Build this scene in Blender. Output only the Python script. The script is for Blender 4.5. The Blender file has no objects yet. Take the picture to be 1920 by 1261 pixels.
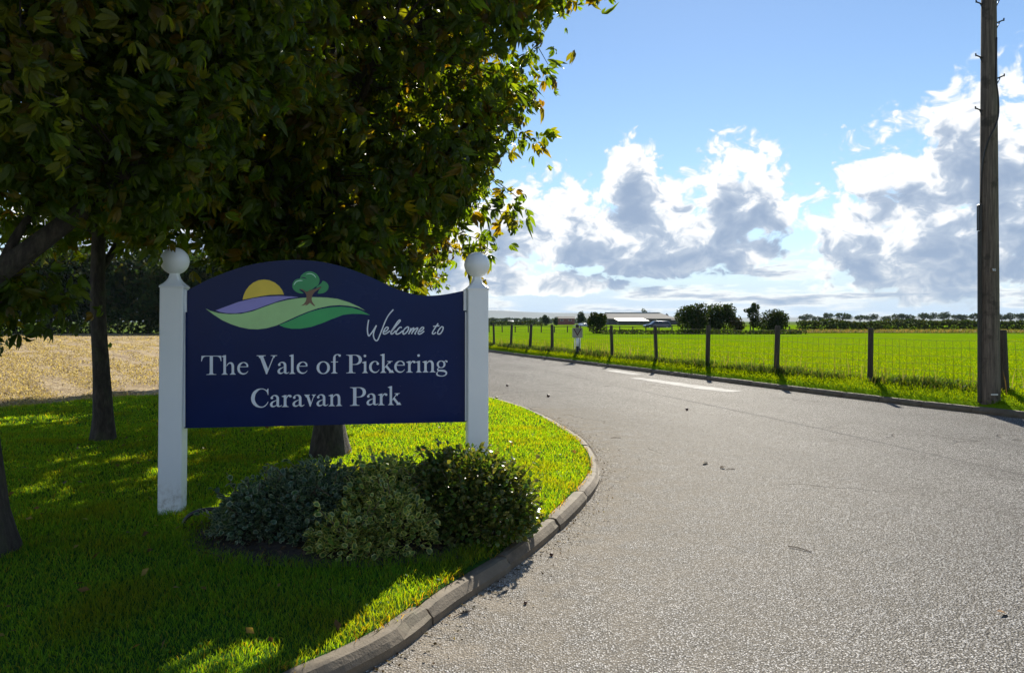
import bpy, bmesh, math, random
import numpy as np
from mathutils import Vector, Matrix, Quaternion, noise as mnoise

random.seed(7); rng = np.random.default_rng(7)
S = bpy.context.scene
C = S.collection
R = math.radians

# ------------------------------------------------------------------ camera
cam_d = bpy.data.cameras.new('camera'); cam = bpy.data.objects.new('camera', cam_d); C.objects.link(cam)
cam_d.sensor_width = 36.0; cam_d.lens = 26.06
cam_d.shift_y = -0.0148
cam_d.clip_start = 0.05; cam_d.clip_end = 30000
cam.location = (0, 0, 1.5); cam.rotation_euler = (R(90), 0, 0)
S.camera = cam

# ------------------------------------------------------------------ sun, sky, exposure
SUN_AZ, SUN_EL = 14.0, 32.0
SD = Vector((math.sin(R(SUN_AZ))*math.cos(R(SUN_EL)), math.cos(R(SUN_AZ))*math.cos(R(SUN_EL)), math.sin(R(SUN_EL))))
ld = bpy.data.lights.new('sun', 'SUN'); lo = bpy.data.objects.new('sun', ld); C.objects.link(lo)
ld.energy = 5.0; ld.angle = R(0.53); ld.color = (1.0, 0.93, 0.80)
lo.rotation_euler = SD.to_track_quat('Z', 'Y').to_euler(); lo.location = (0, 0, 40)

S.view_settings.view_transform = 'Standard'; S.view_settings.look = 'None'
S.view_settings.gamma = 1.0; S.view_settings.use_curve_mapping = False
EXPO = 1.05
S.view_settings.exposure = EXPO
S.render.engine = 'CYCLES'
S.cycles.max_bounces = 7; S.cycles.diffuse_bounces = 3; S.cycles.glossy_bounces = 2
S.cycles.transmission_bounces = 3; S.cycles.transparent_max_bounces = 4; S.cycles.volume_bounces = 0
S.cycles.sample_clamp_indirect = 6.0; S.cycles.sample_clamp_direct = 12.0
S.cycles.caustics_reflective = False; S.cycles.caustics_refractive = False

W = bpy.data.worlds.new('World'); S.world = W; W.use_nodes = True

class NT:
    """small node-graph writer"""
    def __init__(s, tree): s.t = tree; s.n = tree.nodes; s.l = tree.links
    def put(s, sock, v):
        if hasattr(v, 'is_output'): s.l.new(v, sock)
        elif isinstance(v, (tuple, list)):
            sock.default_value = tuple(v) if len(v) == len(sock.default_value) else tuple(v)+(1.0,)
        else: sock.default_value = v
    def node(s, kind, ins=None, **kw):
        n = s.n.new(kind)
        for k, v in kw.items(): setattr(n, k, v)
        for k, v in (ins or {}).items(): s.put(n.inputs[k], v)
        return n
    def m(s, op, a, b=None, c=None, clamp=False):
        n = s.n.new('ShaderNodeMath'); n.operation = op; n.use_clamp = clamp
        s.put(n.inputs[0], a)
        if b is not None: s.put(n.inputs[1], b)
        if c is not None: s.put(n.inputs[2], c)
        return n.outputs[0]
    def mr(s, v, a, b, c=0.0, d=1.0, smooth=True):
        n = s.n.new('ShaderNodeMapRange'); n.interpolation_type = 'SMOOTHSTEP' if smooth else 'LINEAR'
        for i, x in enumerate((v, a, b, c, d)): s.put(n.inputs[i], x)
        return n.outputs[0]
    def mix(s, f, a, b, blend='MIX'):
        n = s.n.new('ShaderNodeMix'); n.data_type = 'RGBA'; n.blend_type = blend
        s.put(n.inputs[0], f); s.put(n.inputs[6], a); s.put(n.inputs[7], b)
        return n.outputs[2]
    def noise(s, vec, scale, detail=4, rough=0.55, dist=0.0, dim='3D'):
        n = s.node('ShaderNodeTexNoise', noise_dimensions=dim)
        s.put(n.inputs['Vector'], vec); n.inputs['Scale'].default_value = scale
        n.inputs['Detail'].default_value = detail; n.inputs['Roughness'].default_value = rough
        n.inputs['Distortion'].default_value = dist
        return n.outputs[0]
    def comb(s, x, y, z=0.0):
        n = s.n.new('ShaderNodeCombineXYZ')
        s.put(n.inputs[0], x); s.put(n.inputs[1], y); s.put(n.inputs[2], z); return n.outputs[0]
    def ramp(s, f, stops):
        n = s.n.new('ShaderNodeValToRGB'); s.put(n.inputs[0], f)
        e = n.color_ramp.elements
        while len(e) < len(stops): e.new(0.5)
        for el, (p, c) in zip(e, stops): el.position = p; el.color = tuple(c)+(1,)
        return n.outputs[0]

def build_world():
    g = NT(W.node_tree); g.n.clear()
    sky = g.node('ShaderNodeTexSky', sky_type='NISHITA', sun_disc=False, sun_elevation=R(SUN_EL), sun_rotation=R(SUN_AZ),
                 altitude=0, air_density=1.0, dust_density=0.03, ozone_density=3.6)
    tc = g.node('ShaderNodeTexCoord'); sep = g.node('ShaderNodeSeparateXYZ', {0: tc.outputs['Generated']})
    x, y, z = sep.outputs
    u = g.m('MULTIPLY', g.m('ARCTAN2', x, y), 57.2958)            # azimuth, degrees
    v = g.m('MULTIPLY', g.m('ARCSINE', z), 57.2958)               # elevation, degrees
    # cloud heaps of the day: (azimuth, elevation of the base, half width, height) in degrees
    heaps = [(11.5, 5.3, 10.5, 6.4), (8.9, 9.5, 2.6, 4.6), (17.4, 8.0, 4.2, 6.2), (3.0, 6.0, 6.5, 6.2), (-5, 4.0, 7, 6.0),
             (29.5, 4.6, 9.5, 9.4), (34.5, 8.0, 8.0, 8.6), (25.5, 5.0, 4.6, 5.4), (46, 6, 9, 7), (64, 7, 9, 7),
             (2.0, 2.6, 8.0, 1.9), (-26, 5, 10, 7), (-52, 6, 9, 6)]
    def heapfield(du, dv):
        uu = g.m('ADD', u, du); vv = g.m('ADD', v, dv); F = None
        for (a, b, ra, rb) in heaps:
            ex = g.m('MULTIPLY_ADD', uu, 1/ra, -a/ra); ey = g.m('MULTIPLY_ADD', vv, 1/rb, -b/rb)
            ey = g.m('MAXIMUM', ey, g.m('MULTIPLY', ey, -2.6))    # flat underside, domed top
            t = g.m('SUBTRACT', 1.0, g.m('MULTIPLY_ADD', ex, ex, g.m('MULTIPLY', ey, ey)))
            F = t if F is None else g.m('MAXIMUM', F, t)
        # the rest of the sky: unseen broken cumulus noise, cover tuned as fill light
        gen = g.noise(g.comb(g.m('MULTIPLY', uu, .035), g.m('MULTIPLY', vv, .06), 7.0), 1.0, 2, .5, 0, '2D')
        away = g.m('ADD', g.mr(g.m('ABSOLUTE', u), 48, 62, -1.2, 0.0), g.mr(vv, 14, 34, .1, -.9))
        gen = g.m('MULTIPLY_ADD', g.m('SUBTRACT', gen, .50), 5.0, away)
        F = g.m('MAXIMUM', F, gen)
        return g.m('MULTIPLY', g.m('MAXIMUM', F, -0.9), .75), uu, vv
    F, uu, vv = heapfield(0.0, 0.0)
    p = g.comb(g.m('MULTIPLY', u, 0.10), g.m('MULTIPLY', v, 0.135), 0.0)
    warp = g.node('ShaderNodeTexNoise', {'Vector': p}, noise_dimensions='2D'); warp.inputs['Scale'].default_value = 3.0; warp.inputs['Detail'].default_value = 2
    wv = g.node('ShaderNodeVectorMath', {0: warp.outputs['Color'], 1: (.5, .5, .5)}, operation='SUBTRACT')
    wv = g.node('ShaderNodeVectorMath', {0: wv.outputs[0], 'Scale': 0.22}, operation='SCALE')
    p2 = g.node('ShaderNodeVectorMath', {0: p, 1: wv.outputs[0]}, operation='ADD').outputs[0]
    fb = g.noise(p2, 2.4, 8, 0.55, 0, '2D')
    vor = g.node('ShaderNodeTexVoronoi', {'Vector': p2}, voronoi_dimensions='2D', feature='SMOOTH_F1')
    vor.inputs['Scale'].default_value = 7.0; vor.inputs['Detail'].default_value = 3; vor.inputs['Roughness'].default_value = .55
    low = g.noise(g.comb(g.m('MULTIPLY', u, 0.055), g.m('MULTIPLY', v, 0.40), 3.0), 2.2, 7, 0.62, 0, '2D')   # streaky far layer near the horizon
    lowm = g.m('SUBTRACT', g.m('MULTIPLY', g.m('SUBTRACT', low, 0.42), 3.0), g.mr(v, 3.0, 7.5, 0.0, 1.5))
    lump = g.m('MULTIPLY', g.m('SUBTRACT', 0.40, vor.outputs[0]), 0.55)
    D = g.m('ADD', g.m('MULTIPLY_ADD', g.m('SUBTRACT', fb, 0.46), 1.35, g.m('ADD', F, .12)), lump)
    # the same cloud a little nearer the sun: how much stands in the light's way
    F2, _, _ = heapfield(-0.1, 2.2)
    p3 = g.node('ShaderNodeVectorMath', {0: p2, 1: (-.02, .22, 0)}, operation='ADD').outputs[0]
    D2 = g.m('MULTIPLY_ADD', g.m('SUBTRACT', g.noise(p3, 2.4, 4, .6, 0, '2D'), .48), 2.3, F2)
    Dl = g.m('MULTIPLY', lowm, .6)
    Da = g.m('MAXIMUM', D, Dl)
    alpha = g.mr(Da, 0.0, 0.34)
    tex = g.m('MULTIPLY', g.m('SUBTRACT', g.noise(p2, 5.5, 5, .6, 0, '2D'), .5), .75)
    thick = g.mr(g.m('MAXIMUM', g.m('ADD', g.m('ADD', g.m('MULTIPLY', D, .45), tex), g.m('MULTIPLY', D2, .8)), g.m('MULTIPLY', Dl, 1.9)), 0.15, 1.18)
    # sunward clouds show their shaded side; those behind the camera whitened as fill
    sdot = g.node('ShaderNodeVectorMath', {0: tc.outputs['Generated'], 1: tuple(SD)}, operation='DOT_PRODUCT').outputs['Value']
    thick = g.m('MULTIPLY', thick, g.mr(sdot, -.5, .6, .25, 1.0))
    cc = g.ramp(thick, [(0.0, (1.0, 1.0, 1.0)), (0.22, (.95, .96, .97)), (0.55, (.46, .54, .66)), (1.0, (.30, .39, .54))])
    # far veil of thin cloud towards the horizon
    veil = g.mr(v, 0.0, 8.0, .96, 0.0)
    cc = g.mix(g.m('MULTIPLY', g.mr(v, 1.0, 6.5, .55, 0.0), g.m('SUBTRACT', 1.0, thick)), cc, (1.0, .96, .86))
    cc = g.mix(alpha, (.56, .69, .86), cc)
    alpha = g.m('MAXIMUM', alpha, veil)
    b1 = g.node('ShaderNodeBackground', {'Color': sky.outputs[0], 'Strength': SKY_STRENGTH})
    b2 = g.node('ShaderNodeBackground', {'Color': cc, 'Strength': CLOUD_STRENGTH})
    up = g.mr(z, -0.02, 0.0)
    mx = g.node('ShaderNodeMixShader', {0: g.m('MULTIPLY', alpha, up), 1: b1.outputs[0], 2: b2.outputs[0]})
    out = g.node('ShaderNodeOutputWorld'); g.l.new(mx.outputs[0], out.inputs['Surface'])
SKY_STRENGTH = 0.063
CLOUD_STRENGTH = 0.55
build_world()
W.cycles.sampling_method = 'MANUAL'; W.cycles.sample_map_resolution = 1024

# ------------------------------------------------------------------ helpers
def tag(o, label=None, cat=None, group=None, kind=None):
    if label: o['label'] = label
    if cat: o['category'] = cat
    if group: o['group'] = group
    if kind: o['kind'] = kind
    return o
def empty(name, loc=(0, 0, 0), rz=0.0):
    o = bpy.data.objects.new(name, None); C.objects.link(o); o.location = loc; o.rotation_euler = (0, 0, rz)
    o.empty_display_size = 0.2; return o
def link(name, me, mat=None, parent=None, loc=None):
    o = bpy.data.objects.new(name, me); C.objects.link(o)
    if mat is not None and len(me.materials) == 0: me.materials.append(mat)
    if parent: o.parent = parent
    if loc is not None: o.location = loc
    return o
def mesh_np(name, verts, faces, k, smooth=False, col=None, mat=None):
    """mesh from numpy arrays; faces (N,k)"""
    me = bpy.data.meshes.new(name)
    verts = np.asarray(verts, dtype=np.float32); faces = np.asarray(faces, dtype=np.int32)
    me.vertices.add(len(verts)); me.vertices.foreach_set('co', verts.ravel())
    nf = len(faces); me.loops.add(nf*k); me.polygons.add(nf)
    me.loops.foreach_set('vertex_index', faces.ravel())
    me.polygons.foreach_set('loop_start', np.arange(0, nf*k, k, dtype=np.int32))
    if smooth: me.polygons.foreach_set('use_smooth', np.ones(nf, dtype=bool))
    if col is not None:
        a = me.color_attributes.new('col', 'FLOAT_COLOR', 'POINT')
        c = np.ones((len(verts), 4), dtype=np.float32); c[:, :3] = col; a.data.foreach_set('color', c.ravel())
    me.update(calc_edges=True); me.validate()
    if mat: me.materials.append(mat)
    return me
class MB:
    """collects polygons for one mesh"""
    def __init__(s): s.v = []; s.f = []; s.sm = []
    def add(s, vs, fs, smooth=False):
        b = len(s.v); s.v += [tuple(p) for p in vs]
        for f in fs: s.f.append([b+i for i in f]); s.sm.append(smooth)
        return s
    def box(s, x0, x1, y0, y1, z0, z1):
        return s.add([(x0,y0,z0),(x1,y0,z0),(x1,y1,z0),(x0,y1,z0),(x0,y0,z1),(x1,y0,z1),(x1,y1,z1),(x0,y1,z1)],
                     [(0,3,2,1),(4,5,6,7),(0,1,5,4),(1,2,6,5),(2,3,7,6),(3,0,4,7)])
    def bbox(s, x0, x1, y0, y1, z0, z1, b):
        """box with chamfered vertical and top edges"""
        def ring(i, z): return [(x0+i+b,y0+i,z),(x1-i-b,y0+i,z),(x1-i,y0+i+b,z),(x1-i,y1-i-b,z),(x1-i-b,y1-i,z),(x0+i+b,y1-i,z),(x0+i,y1-i-b,z),(x0+i,y0+i+b,z)]
        return s.loft([ring(0, z0), ring(0, z1-b), ring(b*.9, z1)], smooth=False)
    def loft(s, rings, smooth=True, closed=True, caps=True):
        n = len(rings[0]); vs = [p for r in rings for p in r]; fs = []
        for i in range(len(rings)-1):
            for j in range(n if closed else n-1):
                k = (j+1) % n; fs.append((i*n+j, i*n+k, (i+1)*n+k, (i+1)*n+j))
        b = len(s.v); s.add(vs, fs, smooth)
        if caps and closed:
            s.f.append([b+i for i in reversed(range(n))]); s.sm.append(False)
            s.f.append([b+(len(rings)-1)*n+i for i in range(n)]); s.sm.append(False)
        return s
    def tube(s, pts, rad, n=6, smooth=True, caps=True):
        pts = [Vector(p) for p in pts]
        if not hasattr(rad, '__len__'): rad = [rad]*len(pts)
        rings = []; side = None
        for i, p in enumerate(pts):
            t = (pts[min(i+1, len(pts)-1)]-pts[max(i-1, 0)])
            if t.length < 1e-9: t = Vector((0, 0, 1))
            t.normalize()
            if side is None:
                side = t.orthogonal().normalized()
            else:
                side = side - t*side.dot(t)
                side = side.normalized() if side.length > 1e-6 else t.orthogonal().normalized()
            w = t.cross(side)
            rings.append([tuple(p+(side*math.cos(2*math.pi*j/n)+w*math.sin(2*math.pi*j/n))*rad[i]) for j in range(n)])
        return s.loft(rings, smooth, True, caps)
    def ngon(s, pts, thick=None, axis=1):
        """flat polygon, optionally with thickness along -y"""
        n = len(pts)
        if thick is None: return s.add(pts, [tuple(range(n))])
        back = [(p[0], p[1]+thick, p[2]) for p in pts]
        return s.add(list(pts)+back, [tuple(range(n)), tuple(reversed(range(n, 2*n)))]+[(i, n+i, n+(i+1) % n, (i+1) % n) for i in range(n)])
    def mesh(s, name, mat=None):
        me = bpy.data.meshes.new(name); me.from_pydata(s.v, [], s.f)
        me.polygons.foreach_set('use_smooth', s.sm); me.update()
        if mat: me.materials.append(mat)
        return me
    def build(s, name, mat=None, parent=None, loc=None):
        o = link(name, s.mesh(name, mat), None, parent, loc); return o
def spline(pts, n):
    """Catmull-Rom through points (any dimension), n samples a segment"""
    P = np.asarray(pts, float); out = []
    Q = np.vstack([2*P[0]-P[1], P, 2*P[-1]-P[-2]])
    for i in range(len(P)-1):
        p0, p1, p2, p3 = Q[i:i+4]
        for k in range(n):
            t = k/n
            out.append(.5*((2*p1)+(-p0+p2)*t+(2*p0-5*p1+4*p2-p3)*t*t+(-p0+3*p1-3*p2+p3)*t**3))
    out.append(P[-1]); return np.array(out)
def resample(P, n):
    P = np.asarray(P, float); d = np.r_[0, np.cumsum(np.linalg.norm(np.diff(P, axis=0), axis=1))]
    t = np.linspace(0, d[-1], n); return np.stack([np.interp(t, d, P[:, i]) for i in range(P.shape[1])], 1)
def plen(P): return float(np.sum(np.linalg.norm(np.diff(np.asarray(P), axis=0), axis=1)))
def inpoly(x, y, poly):
    x = np.asarray(x); y = np.asarray(y); c = np.zeros(x.shape, bool); n = len(poly); j = n-1
    for i in range(n):
        xi, yi = poly[i][:2]; xj, yj = poly[j][:2]
        m = ((yi > y) != (yj > y)) & (x < (xj-xi)*(y-yi)/((yj-yi)+1e-12)+xi)
        c ^= m; j = i
    return c
def pdist(x, y, P):
    """distance from points to a polyline"""
    best = np.full(np.shape(x), 1e9)
    for a, b in zip(P[:-1], P[1:]):
        dx, dy = b[0]-a[0], b[1]-a[1]; L = dx*dx+dy*dy+1e-12
        t = np.clip(((x-a[0])*dx+(y-a[1])*dy)/L, 0, 1)
        best = np.minimum(best, np.hypot(x-a[0]-t*dx, y-a[1]-t*dy))
    return best

# ------------------------------------------------------------------ materials
def mat(name, fn):
    m = bpy.data.materials.new(name); m.use_nodes = True; g = NT(m.node_tree); g.n.clear()
    out = g.node('ShaderNodeOutputMaterial'); sh = fn(g); g.l.new(sh, out.inputs['Surface']); return m
def pbsdf(g, col, rough=.6, bump=None, bstr=.3, bdist=.01, **kw):
    n = g.node('ShaderNodeBsdfPrincipled'); g.put(n.inputs['Base Color'], col); g.put(n.inputs['Roughness'], rough)
    for k, v in kw.items(): g.put(n.inputs[k.replace('_', ' ')], v)
    if bump is not None:
        b = g.node('ShaderNodeBump', {'Strength': bstr, 'Distance': bdist, 'Height': bump}); g.l.new(b.outputs[0], n.inputs['Normal'])
    return n.outputs[0]
def objco(g): return g.node('ShaderNodeTexCoord').outputs['Object']
def simple(name, col, rough=.6, var=.12, scale=8, **kw):
    def fn(g):
        nz = g.noise(objco(g), scale, 5, .6)
        c = g.mix(g.mr(nz, .3, .7), tuple(x*(1-var) for x in col), tuple(min(1, x*(1+var)) for x in col))
        return pbsdf(g, c, rough, nz, .12, .004, **kw)
    return mat(name, fn)
def leafmat(name, trans=.5, gloss=.35, rough=.45, tint=(1.3, 1.25, .6), sat=1.0):
    """leaf: colour from the mesh, thin enough to let light through"""
    def fn(g):
        at = g.node('ShaderNodeAttribute', attribute_name='col')
        nz = g.noise(objco(g), 60, 3, .6)
        c = g.mix(g.mr(nz, .3, .75), at.outputs['Color'], g.mix(1.0, at.outputs['Color'], (.72, .72, .66), 'MULTIPLY'))
        d = pbsdf(g, c, rough, Specular_IOR_Level=gloss)
        tr = g.node('ShaderNodeBsdfTranslucent', {'Color': g.mix(1.0, c, tint, 'MULTIPLY')})
        return g.node('ShaderNodeMixShader', {0: trans, 1: d, 2: tr.outputs[0]}).outputs[0]
    return mat(name, fn)

def m_road(g):
    co = objco(g)
    vor = g.node('ShaderNodeTexVoronoi', {'Vector': co}, feature='F1'); vor.inputs['Scale'].default_value = 98
    rnd = g.node('ShaderNodeSeparateColor', {0: vor.outputs['Color']})
    chip = g.ramp(rnd.outputs[0], [(0, (.04, .039, .038)), (.30, (.205, .202, .197)), (.58, (.49, .48, .465)), (1, (.92, .90, .87))])
    gap = g.mr(vor.outputs['Distance'], .30, .55)
    c = g.mix(gap, chip, (.028, .027, .026))
    big = g.noise(co, .35, 5, .6); mid = g.noise(co, 1.9, 5, .65); fine = g.noise(co, 170, 3, .7)
    at = g.node('ShaderNodeAttribute', attribute_name='col'); sepc = g.node('ShaderNodeSeparateColor', {0: at.outputs['Color']}); dust = sepc.outputs[0]
    c = g.mix(g.m('MULTIPLY', g.mr(big, .35, .68), .55), c, g.mix(1.0, c, (1.45, 1.42, 1.38), 'MULTIPLY'))
    c = g.mix(g.m('MULTIPLY', g.mr(mid, .48, .74), .45), c, g.mix(1.0, c, (.62, .61, .60), 'MULTIPLY'))
    c = g.mix(g.m('MULTIPLY', sepc.outputs[1], g.mr(mid, .2, .6, .3, .75)), c, g.mix(1.0, c, (.74, .74, .75), 'MULTIPLY'))   # tyre-worn tracks
    crk = g.node('ShaderNodeTexVoronoi', {'Vector': g.node('ShaderNodeVectorMath', {0: co, 1: g.node('ShaderNodeVectorMath', {0: g.node('ShaderNodeTexNoise', {'Vector': co, 'Scale': 1.2}).outputs['Color'], 'Scale': 1.1}, operation='SCALE').outputs[0]}, operation='ADD').outputs[0]}, feature='DISTANCE_TO_EDGE')
    crk.inputs['Scale'].default_value = .38
    cm = g.m('MULTIPLY', g.mr(crk.outputs['Distance'], .0, .010, 1.0, 0.0), g.mr(g.noise(co, .5, 2), .52, .62))
    c = g.mix(g.m('MULTIPLY', cm, .8), c, (.02, .02, .02))
    oil = g.mr(g.noise(co, .9, 3, .5), .70, .76); c = g.mix(g.m('MULTIPLY', oil, .4), c, (.04, .04, .04))
    dn = g.m('MULTIPLY', dust, g.mr(g.noise(co, 4, 6, .7), .30, .68, .15, 1.0))
    c = g.mix(g.m('MULTIPLY', dn, .85), c, (.50, .42, .315))
    h = g.m('ADD', g.m('SUBTRACT', 1.0, vor.outputs['Distance']), g.m('ADD', g.m('MULTIPLY', fine, .5), g.m('MULTIPLY', rnd.outputs[1], .5)))
    h = g.m('SUBTRACT', h, g.m('MULTIPLY', cm, 2.0))
    rough = g.m('ADD', .66, g.m('MULTIPLY', dn, .25))
    bp = g.node('ShaderNodeBump', {'Strength': 1.0, 'Distance': .0050, 'Height': h}).outputs[0]
    df = g.node('ShaderNodeBsdfDiffuse', {'Color': c, 'Roughness': .6, 'Normal': bp}); gl = g.node('ShaderNodeBsdfGlossy', {'Color': (1, .98, .95), 'Roughness': g.m('SUBTRACT', rough, .18), 'Normal': bp})
    return g.node('ShaderNodeMixShader', {0: g.m('MULTIPLY_ADD', dn, -.012, .031), 1: df.outputs[0], 2: gl.outputs[0]}).outputs[0]
def m_kerb(g):
    co = objco(g); at = g.node('ShaderNodeObjectInfo')
    n1 = g.noise(co, 9, 6, .65); n2 = g.noise(co, 90, 3, .6)
    c = g.ramp(n1, [(.25, (.06, .048, .033)), (.5, (.125, .098, .066)), (.75, (.19, .155, .11))])
    c = g.mix(g.mr(n2, .55, .75), c, (.12, .11, .095))
    c = g.mix(g.m('MULTIPLY', g.mr(g.noise(co, 3, 4, .6), .55, .75), .5), c, (.13, .14, .08))
    c = g.mix(g.m('MULTIPLY', at.outputs['Random'], .35), c, (.16, .13, .095))
    return pbsdf(g, c, .85, g.m('ADD', n1, g.m('MULTIPLY', n2, .4)), .6, .01)
def m_soil(g):
    co = objco(g); n1 = g.noise(co, 28, 6, .7); n2 = g.noise(co, 6, 4, .6)
    c = g.ramp(n1, [(.3, (.018, .013, .010)), (.55, (.055, .040, .030)), (.78, (.13, .10, .075))])
    c = g.mix(g.m('MULTIPLY', g.mr(n2, .5, .7), .4), c, (.03, .045, .015))
    return pbsdf(g, c, .95, n1, 1.0, .03)
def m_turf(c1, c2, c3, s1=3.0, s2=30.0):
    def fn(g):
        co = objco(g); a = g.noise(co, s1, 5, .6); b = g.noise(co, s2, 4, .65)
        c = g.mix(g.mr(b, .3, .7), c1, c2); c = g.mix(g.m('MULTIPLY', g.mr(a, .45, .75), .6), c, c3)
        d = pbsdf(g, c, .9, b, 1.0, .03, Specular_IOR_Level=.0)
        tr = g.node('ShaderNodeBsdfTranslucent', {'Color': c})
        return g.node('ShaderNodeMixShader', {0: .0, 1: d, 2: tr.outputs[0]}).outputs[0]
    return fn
def m_field(g):
    co = objco(g)
    a = g.noise(co, .12, 4, .6); b = g.noise(co, 1.6, 5, .65); f = g.noise(co, 14, 4, .7)
    c = g.mix(g.mr(b, .3, .7), (.095, .18, .002), (.135, .245, .003))
    lines = g.noise(g.comb(g.m('MULTIPLY', g.node('ShaderNodeSeparateXYZ', {0: co}).outputs[0], .06), g.m('MULTIPLY', g.node('ShaderNodeSeparateXYZ', {0: co}).outputs[1], .9), 0), 1.0, 3, .6)
    c = g.mix(g.m('MULTIPLY', g.mr(lines, .45, .65), .4), c, (.075, .125, .003))
    c = g.mix(g.m('MULTIPLY', g.mr(g.noise(co, .35, 4, .65), .52, .7), .3), c, (.18, .21, .02))
    c = g.mix(g.m('MULTIPLY', g.mr(a, .4, .7), .5), c, (.165, .225, .005))
    c = g.mix(g.m('MULTIPLY', g.mr(f, .5, .8), .55), c, (.055, .10, .002))
    return pbsdf(g, c, .95, f, .7, .05, Specular_IOR_Level=.0)
def m_stubble(g):
    co = objco(g)
    sep = g.node('ShaderNodeSeparateXYZ', {0: co})
    # drill rows run away to the right
    r = g.m('ADD', g.m('MULTIPLY', sep.outputs[0], .82), g.m('MULTIPLY', sep.outputs[1], .57))
    rows = g.noise(g.comb(g.m('MULTIPLY', r, 2.2), g.m('MULTIPLY', sep.outputs[1], .18), 0), 1.0, 4, .6)
    f = g.noise(co, 9, 6, .75); b = g.noise(co, .5, 4, .6)
    c = g.ramp(f, [(.30, (.06, .04, .025)), (.43, (.26, .19, .115)), (.58, (.47, .37, .225)), (.8, (.66, .56, .38))])
    c = g.mix(g.m('MULTIPLY', g.mr(rows, .48, .66), .55), c, (.15, .10, .06))
    c = g.mix(g.m('MULTIPLY', g.mr(b, .5, .7), .35), c, (.20, .14, .085))
    return pbsdf(g, c, .95, f, 1.0, .06, Specular_IOR_Level=.1)
def m_bark(g):
    co = objco(g); mp = g.node('ShaderNodeMapping', {'Vector': co}); mp.inputs['Scale'].default_value = (1, 1, .28)
    n1 = g.noise(mp.outputs[0], 26, 7, .7); n2 = g.noise(co, 5, 4, .6)
    c = g.ramp(n1, [(.3, (.014, .011, .009)), (.5, (.042, .035, .028)), (.72, (.095, .08, .063))])
    c = g.mix(g.m('MULTIPLY', g.mr(n2, .5, .72), .55), c, (.065, .08, .035))
    return pbsdf(g, c, .9, n1, 1.0, .03)
def m_pole(g):
    co = objco(g); mp = g.node('ShaderNodeMapping', {'Vector': co}); mp.inputs['Scale'].default_value = (1, 1, .05)
    n1 = g.noise(mp.outputs[0], 40, 6, .7); n2 = g.noise(co, 3.5, 5, .65)
    c = g.ramp(n1, [(.3, (.045, .036, .028)), (.52, (.13, .105, .082)), (.75, (.24, .20, .16))])
    c = g.mix(g.m('MULTIPLY', g.mr(n2, .52, .66), .7), c, (.028, .024, .02))
    return pbsdf(g, c, .85, n1, .8, .01)
def m_post(g):
    co = objco(g); mp = g.node('ShaderNodeMapping', {'Vector': co}); mp.inputs['Scale'].default_value = (1, 1, .08)
    n1 = g.noise(mp.outputs[0], 60, 6, .7)
    c = g.ramp(n1, [(.3, (.022, .019, .015)), (.55, (.06, .052, .042)), (.8, (.115, .1, .082))])
    return pbsdf(g, c, .9, n1, .8, .008)
def m_white(g):
    co = objco(g); n1 = g.noise(co, 3, 5, .6); n2 = g.noise(co, 45, 4, .6)
    sep = g.node('ShaderNodeSeparateXYZ', {0: co})
    dirt = g.m('MULTIPLY', g.mr(sep.outputs[2], 0.0, .30, 1.0, 0.0), g.mr(g.noise(co, 20, 5, .7), .42, .7))
    c = g.mix(g.mr(n1, .3, .8), (.82, .86, .89), (.77, .82, .86))  # bluish tint of the skylight put into the white paint
    c = g.mix(g.m('MULTIPLY', dirt, .75), c, (.20, .17, .11))
    c = g.mix(g.m('MULTIPLY', g.mr(n2, .70, .78), .35), c, (.35, .34, .28))
    return pbsdf(g, c, .38, n2, .05, .003, Coat_Weight=.1)
def m_navy(g):
    co = objco(g); n1 = g.noise(co, 1.7, 4, .6); n2 = g.noise(co, 140, 2, .5)
    c = g.mix(g.mr(n1, .3, .7), (.0003, .010, .080), (.0004, .013, .094))
    c = g.mix(g.mr(n2, .775, .79), c, (.3, .32, .36))
    r = g.m('ADD', .20, g.m('MULTIPLY', n1, .12))
    return pbsdf(g, c, r, n1, .02, .01, Specular_IOR_Level=.2)

M = {}
M['road'] = mat('worn_asphalt', m_road); M['kerb'] = mat('kerb_concrete', m_kerb); M['soil'] = mat('bed_soil', m_soil)
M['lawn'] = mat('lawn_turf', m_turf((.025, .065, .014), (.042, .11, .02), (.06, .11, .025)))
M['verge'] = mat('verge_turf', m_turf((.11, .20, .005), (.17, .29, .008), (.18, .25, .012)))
M['field'] = mat('pasture', m_field); M['stubble'] = mat('stubble', m_stubble)
M['rough'] = mat('rough_grass_ground', m_turf((.16, .15, .05), (.24, .19, .09), (.14, .18, .03), .5, 5))
M['plain'] = mat('distant_plain', m_turf((.07, .11, .02), (.10, .14, .03), (.12, .12, .05), .01, .1))
M['bark'] = mat('chestnut_bark', m_bark); M['pole'] = mat('pole_wood', m_pole); M['fpost'] = mat('fence_post_wood', m_post)
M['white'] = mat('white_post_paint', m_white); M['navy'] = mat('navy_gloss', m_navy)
M['leaf'] = leafmat('chestnut_leaf', .52, .3, .42, (4.2, 3.6, .35))
M['bushleaf'] = leafmat('shrub_leaf', .32, .55, .35, (2.4, 2.2, .6))
M['farleaf'] = leafmat('far_foliage', .3, .03, .7, (1.6, 1.5, .5))
M['grass'] = leafmat('grass_blade', .6, .06, .55, (4.4, 2.2, .12))
M['weed'] = leafmat('weed_blade', .5, .25, .5, (1.5, 1.4, .5))
def vinyl(name, c): return simple('vinyl_'+name, c, .35, .05, 6)
M['v_white'] = vinyl('white', (.72, .79, .90)); M['v_sun'] = vinyl('sun', (.82, .62, .05)); M['v_lav'] = vinyl('lavender', (.30, .28, .72))
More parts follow.
